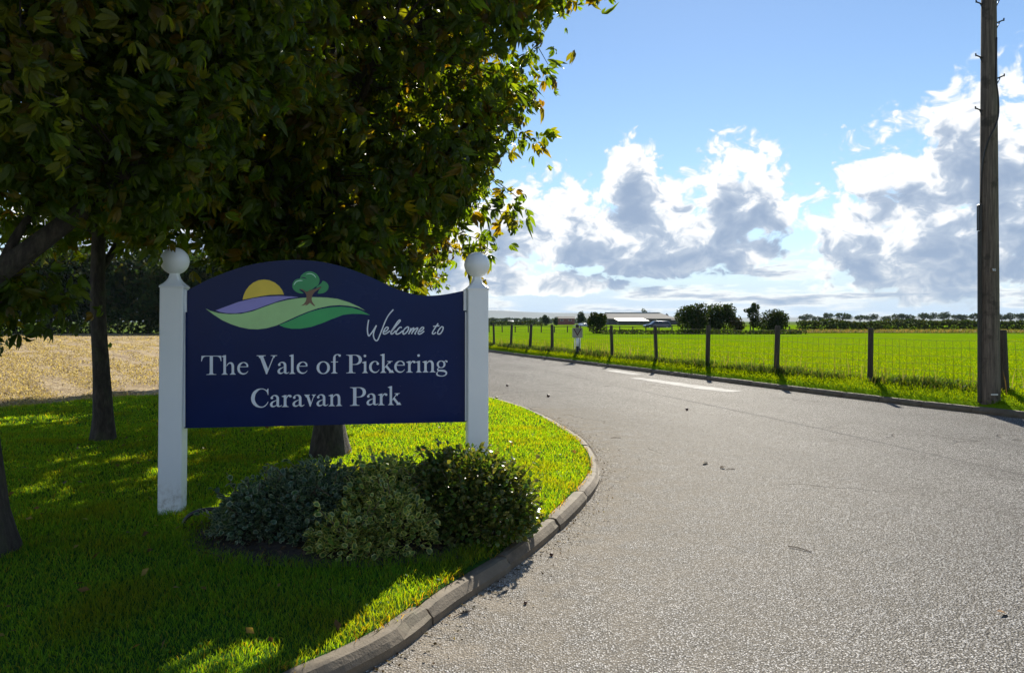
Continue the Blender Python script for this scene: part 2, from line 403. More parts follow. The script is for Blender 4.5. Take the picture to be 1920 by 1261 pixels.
M['v_lgreen'] = vinyl('pale_green', (.40, .70, .30)); M['v_green'] = vinyl('green', (.03, .40, .12)); M['v_crown'] = vinyl('crown_green', (.03, .32, .11))
M['v_brown'] = vinyl('brown', (.19, .105, .06)); M['v_mint'] = vinyl('mint', (.55, .88, .74)); M['v_navy'] = vinyl('navy', (.004, .014, .06))
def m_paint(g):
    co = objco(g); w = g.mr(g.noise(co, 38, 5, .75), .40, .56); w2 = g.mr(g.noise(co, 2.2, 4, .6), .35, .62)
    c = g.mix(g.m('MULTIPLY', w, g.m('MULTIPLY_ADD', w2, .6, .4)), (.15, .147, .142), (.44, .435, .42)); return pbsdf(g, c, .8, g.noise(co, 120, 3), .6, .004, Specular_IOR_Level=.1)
M['paint'] = mat('worn_glint_paint', m_paint)
M['tar'] = simple('tar_seam', (.05, .048, .045), .95, .3, 20)
M['wire'] = simple('weathered_wire', (.055, .05, .04), .8, .2, 30, Specular_IOR_Level=.1)
M['black'] = simple('black_plastic', (.02, .02, .021), .4); M['steel'] = simple('step_steel', (.05, .048, .045), .5, Metallic=.6)
M['twig'] = simple('twig', (.11, .075, .05), .85, .3, 40); M['conker'] = simple('conker', (.06, .022, .010), .3, .3, 30)
M['deadleaf'] = simple('dead_leaf', (.28, .16, .07), .7, .3, 30)

# ------------------------------------------------------------------ ground layout (metres, camera stands at 0,0)
near_kerb = spline([(-7.5, -1.2), (-4.6, -.2), (-2.7, 1.0), (-1.45, 2.25), (-.62, 3.19), (-.30, 3.88), (.05, 4.58), (.39, 5.44), (.72, 6.5), (.88, 7.4), (.94, 8.4),
                    (.86, 9.8), (.36, 12.4), (-.42, 14.6), (-2.4, 19.2), (-5.0, 25.0), (-8.6, 32.5), (-14.5, 44.0), (-23, 60)], 8)
far_kerb = spline([(13.2, -3.0), (10.6, 4.0), (8.9, 8.6), (7.87, 11.4), (7.14, 13.0), (6.1, 15.7), (4.13, 21.3), (.95, 30.2), (-1.3, 36.6), (-4.8, 45.0), (-12.5, 62.0)], 8)
field_edge = spline([(-22, -4.0), (-13.5, 3.0), (-10.4, 8.4), (-8.35, 12.0), (-6.9, 14.6), (-6.2, 18.0), (-7.6, 24.0), (-11.0, 32), (-17.5, 45.0), (-26, 61)], 8)
fence_line = spline([(15.2, -2.6), (12.3, 4.0), (10.4, 8.2), (8.38, 12.6), (7.25, 15.0), (4.42, 22.7), (1.64, 30.3), (-.9, 37.2), (-4.2, 46.0), (-11.5, 63)], 8)
FZ = 0.34
def lawn_h(x, y):
    return .098+.014*np.sin(x*1.3+1)*np.sin(y*.9)+.008*np.sin(x*3.1+y*2.3)
def kerb_h(y):          # the kerb drops to a flush edge beyond the corner
    return float(np.interp(y, [0, 6.3, 7.6, 9.0], [.088, .088, .04, .028]))

def strip(name, A, B, rows, n, zfn, mtl):
    """structured sheet between two curves"""
    a = resample(A, n); b = resample(B, n); t = np.linspace(0, 1, rows)[:, None, None]
    P = a[None]*(1-t)+b[None]*t
    Z = zfn(P[..., 0], P[..., 1], np.broadcast_to(t[..., 0], P.shape[:2]))
    V = np.concatenate([P, Z[..., None]], -1).reshape(-1, 3)
    i = np.arange(rows-1)[:, None]*n+np.arange(n-1)[None]; i = i.ravel()
    F = np.stack([i, i+1, i+n+1, i+n], 1)
    me = mesh_np(name, V, F, 4, True, None, mtl)
    if me.polygons[0].normal.z < 0: me.flip_normals()
    return tag(link(name, me), kind='structure')

gme = MB().add([(-9000, -9000, -.35), (9000, -9000, -.35), (9000, 9000, -.35), (-9000, 9000, -.35)], [(0, 1, 2, 3)]).mesh('ground', M['plain'])
tag(link('ground', gme), kind='structure')

def inset(P, d):
    """curve moved sideways by d (left of travel)"""
    P = np.asarray(P); T = np.gradient(P, axis=0); T /= np.linalg.norm(T, axis=1)[:, None]
    return P+np.stack([-T[:, 1], T[:, 0]], 1)*d
# road sheet with dust gathered along the near kerb
xs = np.arange(-26, 15.01, .25); ys = np.arange(-6, 64.01, .25)
X, Y = np.meshgrid(xs, ys); dk = pdist(X.ravel(), Y.ravel(), near_kerb[::3])
dk2 = pdist(X.ravel(), Y.ravel(), far_kerb[::3])
dust = np.clip(np.exp(-np.maximum(dk-.1, 0)/1.15)*.85, 0, 1)*np.clip((Y.ravel() < 13)*1.0, .35, 1)+.35*np.exp(-np.maximum(dk2-.05, 0)/.15)
trk = np.zeros(X.size)
for off_, wd in ((-1.0, .28), (-2.6, .30), (-4.2, .28), (-5.6, .26)):
    trk = np.maximum(trk, np.exp(-(pdist(X.ravel(), Y.ravel(), inset(far_kerb[::2], -off_))/wd)**2))
nx = len(xs); i = (np.arange(len(ys)-1)[:, None]*nx+np.arange(nx-1)[None]).ravel()
rme = mesh_np('road', np.stack([X.ravel(), Y.ravel(), 0*X.ravel()], 1), np.stack([i, i+1, i+nx+1, i+nx], 1), 4, False, np.stack([dust, trk, 0*dust], 1), M['road'])
tag(link('road', rme), kind='structure')

lawn_edge = inset(near_kerb, .09)
def lawn_z(x, y, t):
    edge = np.interp(y, [0, 6.3, 7.6, 9.0], [.086, .086, .04, .026])
    k = np.clip(t*9, 0, 1); k = k*k*(3-2*k)
    return edge*(1-k)+lawn_h(x, y)*k
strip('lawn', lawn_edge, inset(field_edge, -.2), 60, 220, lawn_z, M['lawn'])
def lawn_at(x, y):
    """height of the lawn surface, near enough for planting"""
    d = pdist(np.asarray(x), np.asarray(y), lawn_edge[::2]); w = d+pdist(np.asarray(x), np.asarray(y), field_edge[::4])
    t = d/np.maximum(w, .01); return lawn_z(np.asarray(x), np.asarray(y), t)
def verge_z(x, y, t): return .095+(FZ-.095)*np.clip(t*1.05, 0, 1)**.55+.012*np.sin(x*2.1+y*1.7)*np.minimum(1, t*4)
strip('verge', inset(far_kerb, -.10), inset(fence_line, -.25), 14, 160, verge_z, M['verge'])
fl = resample(inset(fence_line, -.2), 60)
far_pts = [(-30, 110), (-70, 238), (260, 238), (260, -6)]
strip('field', inset(fence_line, -.2), np.array([(260, -6), (260, 120), (200, 238), (0, 238), (-70, 238), (-45, 130), (-14, 66)]), 40, 90,
      lambda x, y, t: FZ-.004+.05*np.sin(x*.05+1)*np.sin(y*.04)*np.clip(t*6, 0, 1), M['field'])
strip('stubble_field', inset(field_edge, -.5), np.array([(-120, -4), (-120, 30), (-120, 60), (-110, 87), (-60, 87), (-40, 87)]), 30, 60,
      lambda x, y, t: .045+.02*np.sin(x*.3)*np.sin(y*.21), M['stubble'])

# kerbs: each stone its own piece
def kerb_run(name, P, width, hfn, s0, s1, step, gap, out):
    root = empty(name); tag(root, kind='structure')
    P = np.asarray(P); d = np.r_[0, np.cumsum(np.linalg.norm(np.diff(P, axis=0), axis=1))]
    T = np.gradient(P, axis=0); T /= np.linalg.norm(T, axis=1)[:, None]
    N = np.stack([-T[:, 1], T[:, 0]], 1)*out
    def at(s): return (np.array([np.interp(s, d, P[:, 0]), np.interp(s, d, P[:, 1])]), np.array([np.interp(s, d, N[:, 0]), np.interp(s, d, N[:, 1])]))
    s = s0; k = 0
    while s < s1:
        st = step*random.uniform(.97, 1.03); m = 10; rings = []
        dz = random.uniform(-.006, .006); off = random.uniform(-.006, .006)
        c0, _ = at(s+st/2)
        for q in range(m+1):
            ss = s+gap/2+(st-gap)*q/m; p, n = at(ss); p = p+n*off; h = hfn(p[1])+dz
            e = .006 if q in (0, m) else 0
            chip = (.012*math.exp(-((q-8.3)/1.1)**2) if k % 5 == 3 else 0)+random.uniform(0, .0012)
            prof = [(0, -.05), (.0+e, h*.45), (.014+e+chip, h-.028-chip-e), (.036+chip*1.5, h-.004-chip*.6-e), (.06, h-e), (width, h-.003-e), (width, -.05)]
            rings.append([(p[0]+n[0]*a-c0[0], p[1]+n[1]*a-c0[1], z+random.uniform(-.0006, .0006)) for a, z in prof])
        MB().loft(rings, smooth=False).build('kerb_stone', M['kerb'], root, (c0[0], c0[1], 0))
        s += st; k += 1
    return root
kerb_run('near_kerb', near_kerb, .112, kerb_h, 5.2, plen(near_kerb)*.40, .915, .014, 1)
kerb_run('far_kerb', far_kerb, .125, lambda y: .105, 8.0, 47.0, .915, .012, -1)

# tar seam and worn markings, a glancing reflection put into their pale colour
def ribbon(name, P, w, z, mtl, wob=0.0):
    P = np.asarray(P); a = inset(P, w/2); b = inset(P, -w/2)
    if wob: a = a+rng.normal(0, wob, a.shape); b = b+rng.normal(0, wob, b.shape)
    n = len(P); V = np.vstack([np.c_[a, np.full(n, z)], np.c_[b, np.full(n, z)]])
    i = np.arange(n-1); F = np.stack([i+n, i+n+1, i+1, i], 1)
    return tag(link(name, mesh_np(name, V, F, 4, False, None, mtl)), kind='structure')
ribbon('road_seam', resample(spline([(.4, 25), (.68, 23.7), (2.77, 16.0), (3.55, 13.2), (4.2, 10.8), (5.0, 7.24), (5.7, 4.6), (6.6, 1.0)], 8), 160), .035, .003, M['tar'], .006)
def sheet(name, pts, z, mtl):
    P = resample(np.vstack([pts, pts[:1]]), 90)[:-1]; P = P+rng.normal(0, .022, P.shape)
    return tag(MB().ngon([(p[0], p[1], z) for p in P]).build(name, mtl), kind='structure')
sheet('glint_marking', [(3.10, 19.6), (3.42, 19.7), (4.95, 15.9), (4.55, 15.7), (4.1, 16.5)], .004, M['paint'])
sheet('glint_marking', [(2.80, 22.6), (3.20, 22.8), (3.72, 21.0), (3.38, 20.75)], .004, M['paint'])

# soil bed under the shrubs
bed_poly = spline([(-2.12, 4.72), (-1.8, 4.36), (-1.3, 4.22), (-.75, 4.25), (-.3, 4.42), (.02, 4.85), (.14, 5.25), (-.05, 5.62), (-.6, 5.55), (-1.3, 5.5), (-1.9, 5.4), (-2.15, 5.05), (-2.12, 4.72)], 6)[:-1]
bc = bed_poly.mean(0); bv = [(bc[0], bc[1], float(lawn_at(bc[0:1], bc[1:2])[0])+.03)]
for f_ in (.35, .7, 1.0):
    for p in bed_poly:
        q = bc+(p-bc)*f_; bv.append((q[0], q[1], float(lawn_at(q[0:1], q[1:2])[0])+(.028 if f_ < 1 else .006)+random.uniform(-.006, .006)))
nb = len(bed_poly); bf = [(0, 1+i, 1+(i+1) % nb) for i in range(nb)]
for r_ in range(2):
    bf += [(1+r_*nb+i, 1+(r_+1)*nb+i, 1+(r_+1)*nb+(i+1) % nb, 1+r_*nb+(i+1) % nb) for i in range(nb)]
bedm = MB().add(bv, bf, True); tag(bedm.build('soil_bed', M['soil']), kind='structure')

# distant hills
def hill(name, d, pts, mtl, depth=900):
    vs = []; n = len(pts)
    for (x, h) in pts: vs += [(x, d, -1), (x, d+depth*.5, h), (x, d+depth, -1)]
    fs = []
    for i in range(n-1):
        a = i*3; fs += [(a, a+3, a+4, a+1), (a+1, a+4, a+5, a+2)]
    return tag(MB().add(vs, fs, True).build(name, mtl), kind='structure')
M['hill'] = simple('hill_moor', (.02, .035, .035), .95, .4, .004)
hp = spline([(-3600, 52), (-2400, 78), (-1500, 66), (-800, 74), (-130, 64), (60, 56), (240, 50), (420, 49), (600, 44), (900, 30), (1500, 22), (2600, 34), (3600, 20)], 6)
hill('hills', 3800, [tuple(p) for p in hp], M['hill'])

# ------------------------------------------------------------------ welcome sign
SGN_L = Vector((-2.48, 5.36, 0.10)); SA = R(9.5); SPAN = 2.248
sign = empty('welcome_sign', SGN_L, SA)
tag(sign, 'navy wooden welcome sign between two white posts with ball finials', 'sign')
PW = .081
BOARD_Y = .07                                     # board face behind the posts' front faces
def sign_post(ux, lean):
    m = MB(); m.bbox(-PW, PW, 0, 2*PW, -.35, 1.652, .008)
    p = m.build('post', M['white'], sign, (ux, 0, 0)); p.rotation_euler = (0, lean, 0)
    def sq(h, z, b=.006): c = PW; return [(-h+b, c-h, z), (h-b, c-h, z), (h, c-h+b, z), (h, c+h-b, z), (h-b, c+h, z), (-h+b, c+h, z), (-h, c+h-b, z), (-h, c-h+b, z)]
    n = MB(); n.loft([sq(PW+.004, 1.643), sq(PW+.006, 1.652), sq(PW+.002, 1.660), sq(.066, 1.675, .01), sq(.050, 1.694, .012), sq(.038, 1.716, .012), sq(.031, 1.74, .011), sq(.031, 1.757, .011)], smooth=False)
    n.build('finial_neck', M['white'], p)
    b = MB(); rings = []
    for i in range(1, 24):
        a = math.pi*i/24; rr = .1*math.sin(a)+(.0012 if i == 12 else 0); zz = 1.842-.1*math.cos(a)
        rings.append([(rr*math.cos(t*math.pi/18), PW+rr*math.sin(t*math.pi/18), zz) for t in range(36)])
    b.loft(rings); b.build('ball_finial', M['white'], p)
    return p
sign_post(0, R(.55)); sign_post(SPAN, R(.05))

# traced outline points of the board's artwork -> metres on the board (x along, z up from the lawn)
_bl = (SGN_L.x-math.sin(SA)*BOARD_Y, SGN_L.y+math.cos(SA)*BOARD_Y)
def art(px, py):
    a = (px-960)/1390.0; d = (_bl[1]*math.cos(SA)-_bl[0]*math.sin(SA))/(math.cos(SA)-a*math.sin(SA))
    return ((a*d-_bl[0])*math.cos(SA)+(d-_bl[1])*math.sin(SA), 1.4+(602-py)/1390.0*d)
top = spline([art(350, 545), art(390, 524), art(430, 508), art(470, 496), art(515, 489), art(560, 487), art(605, 491), art(650, 502), art(695, 519), art(735, 538), art(770, 550), art(800, 554), art(835, 551.5), art(877, 543)], 4)
u0, u1 = PW+.004, SPAN-PW-.004
zb = art(600, 796.5)[1]
top = [p for p in top if u0+.01 < p[0] < u1-.01]
outl = [(u0, zb), (u1, zb), (u1, art(876, 543.5)[1])]+[tuple(p) for p in top[::-1]]+[(u0, art(352, 544)[1])]
board = MB().ngon([(u, BOARD_Y, z) for u, z in outl], .022).build('board', M['navy'], sign)
for (ux, s) in ((u0, 1), (u1, -1)):
    zt = [p[1] for p in outl if abs(p[0]-ux) < .02]; ztop = max(zt)
    e0, e1 = sorted((ux-s*.003, ux+s*.022))
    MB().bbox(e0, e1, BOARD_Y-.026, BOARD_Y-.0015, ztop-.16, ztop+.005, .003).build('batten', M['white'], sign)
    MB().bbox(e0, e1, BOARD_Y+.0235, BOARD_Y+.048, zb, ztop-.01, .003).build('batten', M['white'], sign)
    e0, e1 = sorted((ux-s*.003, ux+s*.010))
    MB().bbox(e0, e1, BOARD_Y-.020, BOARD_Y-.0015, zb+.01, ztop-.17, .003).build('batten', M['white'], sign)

def smooth_poly(pts, n=3):
    P = np.array(pts, float); Q = np.vstack([P[-2:], P, P[:2]]); out = []
    for i in range(len(P)):
        p0, p1, p2, p3 = Q[i+1:i+5]
        for k in range(n):
            t = k/n; out.append(.5*((2*p1)+(-p0+p2)*t+(2*p0-5*p1+4*p2-p3)*t*t+(-p0+3*p1-3*p2+p3)*t**3))
    return out
def emblem(name, pts, z0, ox, oy, sc, mtl, layer, sm=True):
    pts = smooth_poly(pts, 2) if sm else pts
    A = [art(ox+x/sc, oy+y/sc) for x, y in pts]
    y = BOARD_Y-.0012-.0004*layer
    MB().ngon([(u, y, z) for u, z in A], .0006).build(name, mtl, board)
E4 = (380, 500, 6.0); E5 = (540, 500, 14.01)
emblem('sun_emblem', [(450,370),(455,340),(466,305),(487,262),(520,218),(570,176),(630,150),(690,142),(750,150),(810,175),(860,215),(895,262),(915,312),(860,312),(760,315),(650,330),(550,350)], 0, *E4, M['v_sun'], 0, False)
emblem('lavender_hill', [(145,490),(250,450),(400,395),(560,355),(700,335),(850,327),(1000,332),(1080,342),(960,355),(850,385),(720,430),(600,475),(480,508),(370,522),(270,520),(200,508)], 0, *E4, M['v_lav'], 0, False)
emblem('pale_green_hill', [(32,468),(90,495),(180,520),(300,532),(430,528),(560,500),(680,455),(820,405),(960,370),(1100,350),(1250,340),(1400,345),(1520,360),(1650,400),(1760,450),(1830,493),(1740,455),(1640,438),(1540,430),(1430,438),(1300,465),(1180,505),(1060,555),(940,610),(830,660),(720,690),(620,702),(520,698),(420,678),(320,645),(220,600),(120,535)], 0, *E4, M['v_lgreen'], 0, False)
emblem('green_hill', [(860,655),(960,615),(1080,560),(1200,510),(1320,475),(1440,455),(1560,448),(1680,460),(1780,490),(1885,542),(1780,530),(1680,528),(1580,540),(1460,585),(1340,635),(1220,675),(1100,695),(1000,695),(920,680)], 0, *E4, M['v_green'], 0, False)
emblem('tree_crown_emblem', [(115,500),(125,430),(165,365),(230,325),(310,303),(330,250),(380,195),(450,145),(540,120),(640,130),(730,175),(800,250),(830,340),(815,430),(780,485),(700,540),(620,600),(520,640),(480,650),(420,605),(330,580),(290,590),(340,640),(410,692),(340,700),(250,675),(170,620),(125,560)], 0, *E5, M['v_crown'], 1)
emblem('tree_crown_emblem', [(780,700),(830,702),(920,690),(1000,650),(1055,580),(1065,500),(1030,430),(970,385),(910,370),(880,420),(820,475),(770,505),(740,560),(840,525),(890,522),(830,590),(795,650)], 0, *E5, M['v_crown'], 1)
emblem('crown_shade_emblem', [(318,268),(400,270),(460,285),(492,320),(440,304),(380,298)], 0, *E5, M['v_navy'], 2)
emblem('tree_trunk_emblem', [(290,590),(370,580),(430,620),(490,665),(520,650),(590,570),(600,562),(562,630),(640,600),(740,570),(890,520),(840,572),(770,612),(700,662),(650,730),(625,800),(620,860),(640,920),(680,980),(715,1020),(690,1030),(630,990),(590,950),(560,955),(510,1000),(440,1030),(490,980),(400,1015),(345,1020),(420,970),(470,900),(485,830),(485,750),(460,690),(420,640),(350,602)], 0, *E5, M['v_brown'], 3, False)
emblem('highlight_emblem', [(460,208),(520,175),(590,168),(660,190),(710,235),(740,290),(720,278),(670,222),(600,192),(530,192)], 0, *E5, M['v_mint'], 2)
emblem('highlight_emblem', [(150,490),(165,430),(205,385),(270,355),(340,348),(395,365),(330,372),(270,380),(215,407),(180,452)], 0, *E5, M['v_mint'], 2)

# serif letters drawn from strokes of changing width (cap height 100)
def st(*p): return ('s', p)                         # (x, y, width) ...
def pg(*p): return ('p', p)
def dot(x, y, r): return pg(*[(x+r*math.cos(t*math.pi/8), y+r*math.sin(t*math.pi/8)) for t in range(16)])
def foot(xc, w, sw, y=0, up=1):
    h = w/2; k = sw/2
    return pg((xc-h, y), (xc+h, y), (xc+h, y+2.4*up), (xc+k+4, y+4.2*up), (xc+k+.6, y+10*up), (xc+k, y+14*up), (xc-k, y+14*up), (xc-k-.6, y+10*up), (xc-k-4, y+4.2*up), (xc-h, y+2.4*up))
def stem(x0, x1, y0, y1): return pg((x0, y0), (x1, y0), (x1, y1), (x0, y1))
def flag(x0, x1, yt): return pg((x0-10, yt-5), (x0-10, yt-7), (x0, yt-11), (x1, yt-16), (x1, yt+1.5), (x1-4, yt+.6))
def ring_(cx, cy, rx, ry, wv, wh):
    return ('s', [(cx+(rx-wv/2)*math.cos(t*math.pi/14), cy+(ry-wh/2)*math.sin(t*math.pi/14), wh+(wv-wh)*abs(math.cos(t*math.pi/14))**1.5) for t in range(29)])
def arch(x):
    return [st((x-33, 44, 2.5), (x-25, 56, 5), (x-15, 61.5, 7.5), (x-6, 58.5, 11.5), (x-1, 49, 13), (x, 36, 13), (x, 3, 13)), foot(x, 31, 13)]
GL = {
 'T': (107, [stem(45, 61.5, 3, 98), foot(53.2, 52, 16.5), stem(3, 104, 96.6, 100), pg((1.5,100),(5,100),(26,96.8),(15,93.5),(8,86),(3.2,71),(0,71)), pg((105.5,100),(102,100),(81,96.8),(92,93.5),(99,86),(103.8,71),(107,71))]),
 'h': (75, [stem(9, 22.5, 3, 102), flag(9, 22.5, 102), foot(15.8, 32, 13.5)]+arch(58.5)),
 'n': (68, [stem(9, 22, 3, 63), flag(9, 22, 63), foot(15.5, 31, 13)]+arch(52.5)),
 'e': (60, [st((54,40,9),(52.5,52,9),(44,60.5,6.5),(32,63,4),(19,57.5,9),(10,46,12.5),(7,32,13.2),(10.5,17,12.4),(20,7,9.5),(33,3,7.2),(47,6.5,4.6),(58,18,1.8)), stem(11, 58, 38.6, 42.4)]),
 'V': (108, [pg((14,98),(33,98),(61,26),(55,0),(50,0)), pg((50,0),(55,0),(94,98),(88.6,98),(57,18)), foot(24, 48, 20, 100, -1), foot(91, 34, 6, 100, -1)]),
 'v': (61, [pg((8,62),(22.5,62),(36.5,18),(32.5,0),(28.5,0)), pg((28.5,0),(32.5,0),(53,62),(49,62),(33,13)), foot(14.5, 29, 14, 64, -1), foot(50, 22, 5, 64, -1)]),
 'a': (61, [dot(10, 49.5, 6.8), st((8.5,52,6),(13,58.5,5),(23,62.6,5),(32.5,60,9.5),(38.6,52.5,12.6),(40,42,13),(40,12,13),(43,5.4,9),(49,4,6),(56,6.4,3.4),(61,11,1.8)),
            st((37,38.5,2.6),(25,33,4.2),(12.5,26,8.5),(7,15.5,12.6),(9.5,6.8,10.5),(18,3.8,7.5),(28,7,4.4),(37,15,2.8))]),
 'l': (32, [stem(9, 22.5, 3, 103), flag(9, 22.5, 103), foot(15.8, 32, 13.5)]),
 'i': (30, [stem(9, 22, 3, 63), flag(9, 22, 63), foot(15.5, 30, 13), dot(14.5, 93, 7.2)]),
 'o': (70, [ring_(35, 31.5, 35, 34, 14.5, 4.2)]),
 'f': (53, [stem(11, 24, 3, 80), foot(17.5, 34, 13), st((17.5,78,13),(18.3,88,12),(22,96.5,8),(30,101,5),(38,101.5,5.4),(45,98,8)), dot(46, 96, 6.6), stem(0, 37, 59.8, 63.8)]),
 'P': (82, [stem(16, 33, 3, 98), foot(24.5, 49, 17), pg((0,100),(46,100),(46,96.8),(33,96.4),(16,92),(9,96.4),(0,97.8)), st((32,98.3,3.4),(48,98,4),(60,94,9),(70.5,85,15),(74,72,16.5),(70.5,60,14.5),(60,50.5,8.5),(47,47.2,4),(32,47,3.4))]),
 'c': (54, [dot(45.5, 50, 6.8), st((47,52,7),(41,60,5.4),(30,63,4),(17.5,57,9.5),(9,45,13),(7,31,13.6),(10.5,17,12.5),(20,7,9.5),(32,3,7),(44,7,4.4),(54,19,1.8))]),
 'k': (72, [stem(9, 22, 3, 103), flag(9, 22, 103), foot(15.5, 31, 13), st((21,26,4),(35,43,4),(50,62,4.2)), foot(50, 29, 5, 64, -1), pg((25,34),(34,44),(65,3),(50,3)), foot(58.5, 27, 14)]),
 'r': (47, [stem(9, 22, 3, 63), flag(9, 22, 63), foot(15.8, 33, 13), st((21,44,2.6),(26,55,5),(33,61,7.5),(41,60,9)), dot(41, 57, 6.4)]),
 'g': (60, [ring_(26, 43.5, 23, 20.5, 10.5, 4), st((42,57,3),(49,62.5,5),(55,61,7)), dot(55.5, 58.5, 4.8), st((17,26,3.6),(9.5,20,4.6),(8,13.5,7),(15,9.4,9.5),(31,8.6,11),(45,5.4,11.5),(53,-3,9.5),(50,-14,6.5),(37,-20.6,4.4),(21,-21,5),(7,-15.4,7.5),(3.6,-6.5,6.5),(8.6,2.5,3.6),(14,7,3))]),
 'C': (91, [st((87,76,3),(80,88,4.6),(66,96.6,4.2),(50,98.4,4.4),(33,91.5,11.5),(17,75,17),(10,51,19),(14.5,28,18),(29,10.5,13),(46,2.6,7),(62,2.6,5.4),(78,12,4.6),(90,30,2.8)), pg((88,100),(91,100),(90.5,66),(88,66),(83,80),(77,89),(82,92))]),
}
def letter_mesh(parts, fx, fz, name='letter'):
    m = MB(); lay = 0
    for kind, p in parts:
        y = BOARD_Y-.0014-.00012*lay; lay += 1
        if kind == 'p': pts = [(fx(a), y, fz(b)) for a, b in p]; m.ngon(pts, .0007)
        else:
            q = spline(p, 6); T = np.gradient(q[:, :2], axis=0); T /= np.linalg.norm(T, axis=1)[:, None]+1e-9
            N = np.stack([-T[:, 1], T[:, 0]], 1); L = q[:, :2]+N*q[:, 2:3]/2; Rr = q[:, :2]-N*q[:, 2:3]/2; n = len(q)
            vs = [(fx(a), y, fz(b)) for a, b in L]+[(fx(a), y, fz(b)) for a, b in Rr]
            m.add(vs, [(i, n+i, n+i+1, i+1) for i in range(n-1)])
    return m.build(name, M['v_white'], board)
def set_line(items, z_base, cap):
    for ch, a, b in items:
        w, parts = GL[ch]; ua, ub = art(a, 700)[0], art(b, 700)[0]; s = (ub-ua)/w
        letter_mesh(parts, lambda x, ua=ua, s=s: ua+x*s, lambda y_: z_base+y_*cap/100)
Z1 = art(395, 702.5)[1]; Z1b = art(804, 697.2)[1]
CAP = (art(395, 666.8)[1]-art(395, 702.5)[1])
q1 = lambda z: 370+z/8.0
q2 = lambda z: 610+z/8.0
set_line([('T', q1(58), q1(362)), ('h', q1(365), q1(580)), ('e', q1(598), q1(768)), ('V', q1(888), q1(1197)), ('a', q1(1200), q1(1378)), ('l', q1(1380), q1(1470)), ('e', q1(1488), q1(1657)),
          ('o', q1(1788), q2(70)), ('f', q2(85), q2(235)), ('P', q2(312), q2(548)), ('i', q2(553), q2(637)), ('c', q2(655), q2(810)), ('k', q2(825), q2(1030)), ('e', q2(1032), q2(1196)), ('r', q2(1215), q2(1352)), ('i', q2(1358), q2(1442)), ('n', q2(1458), q2(1652)), ('g', q2(1662), q2(1834))], (Z1+Z1b)/2, CAP)
Z2 = (art(475, 763.2)[1]+art(740, 759.0)[1])/2
set_line([('C', q1(805), q1(1067)), ('a', q1(1088), q1(1268)), ('r', q1(1268), q1(1415)), ('a', q1(1425), q1(1605)), ('v', q1(1605), q1(1780)), ('a', q1(1785), q2(42)), ('n', q2(50), q2(252)),
          ('P', q2(370), q2(608)), ('a', q2(615), q2(795)), ('r', q2(792), q2(930)), ('k', q2(940), q2(1138))], Z2, CAP)
hand = {
 'W': [[(300,375),(284,470),(278,560),(288,640),(305,666),(330,640),(375,580),(440,475)], [(440,475),(398,580),(385,650),(400,715),(432,750),(465,735),(505,640),(545,540),(600,400),(660,290),(745,190)]],
 'e1': [[(565,592),(610,580),(645,545),(650,515),(620,510),(585,550),(562,600),(572,630),(610,625),(650,600),(685,575)]],
 'l': [[(700,600),(770,515),(840,432),(868,395),(855,380),(820,412),(760,500),(710,580),(700,620),(715,632),(750,610),(785,570)]],
 'c': [[(890,525),(880,506),(850,520),(810,570),(790,610),(800,632),(835,628),(880,600),(915,570)]],
 'o1': [[(985,510),(945,545),(918,600),(925,632),(960,620),(1005,570),(1020,520),(1003,505),(985,510)]],
 'm': [[(1065,525),(1042,580),(1020,635)], [(1037,600),(1080,545),(1108,522),(1112,540),(1090,590),(1070,632)], [(1087,600),(1130,550),(1172,522),(1182,535),(1152,590),(1132,622),(1146,638)]],
 'e2': [[(1190,595),(1240,580),(1285,540),(1285,512),(1255,515),(1215,560),(1190,605),(1200,632),(1240,625),(1300,580)]],
 't': [[(1550,440),(1490,530),(1450,600),(1452,628),(1480,625),(1512,600)], [(1460,495),(1515,490),(1572,483)]],
 'o2': [[(1600,510),(1560,560),(1540,610),(1555,632),(1595,620),(1632,560),(1640,512),(1618,500),(1600,510)]]}
for k, strokes in hand.items():
    parts = []
    for s_ in strokes: parts.append(('s', [art(660+x/9.6, 560+y/9.6)+(.0098,) for x, y in s_]))
    letter_mesh(parts, lambda x: x, lambda z: z)

# ------------------------------------------------------------------ leaves and crowns
def leaflet(L, w, ang, droop, fold, curl):
    """7 points, 6 triangles: obovate with a short point, folded at the midrib, drooping"""
    c, s = math.cos(ang), math.sin(ang); P = []
    for (t, k) in ((.05, 0), (.50, -.78), (.55, 0), (.50, .78), (.80, -.92), (.80, .92), (1.0, 0)):
        ww = w*k; x = L*t*(1-.25*droop*t); z = -droop*L*t*t+(fold*abs(ww) if k else 0)+(curl*L if t == 1 else 0)
        P.append((c*x-s*ww, s*x+c*ww, z))
    return P
LT = np.array([(0, 1, 2), (0, 2, 3), (1, 4, 2), (2, 5, 3), (4, 6, 2), (2, 6, 5)])
def leaf_templates(k=12):
    out = []
    for q in range(k):
        n = 5 if q % 2 else 6; V = []; F = []
        for i in range(n):
            a = (i-(n-1)/2)*R(36)+random.uniform(-.28, .28); mid = 1-abs(i-(n-1)/2)/(n)
            L = .19*(.5+.6*mid)*random.uniform(.8, 1.15)
            F.append(LT+len(V)); V += leaflet(L, L*.24*random.uniform(.75, 1.15), a, random.uniform(.5, 1.8), random.uniform(-.3, .9), random.uniform(-.3, .12))
        out.append((np.array(V), np.vstack(F)))
    return out
TPL = leaf_templates()
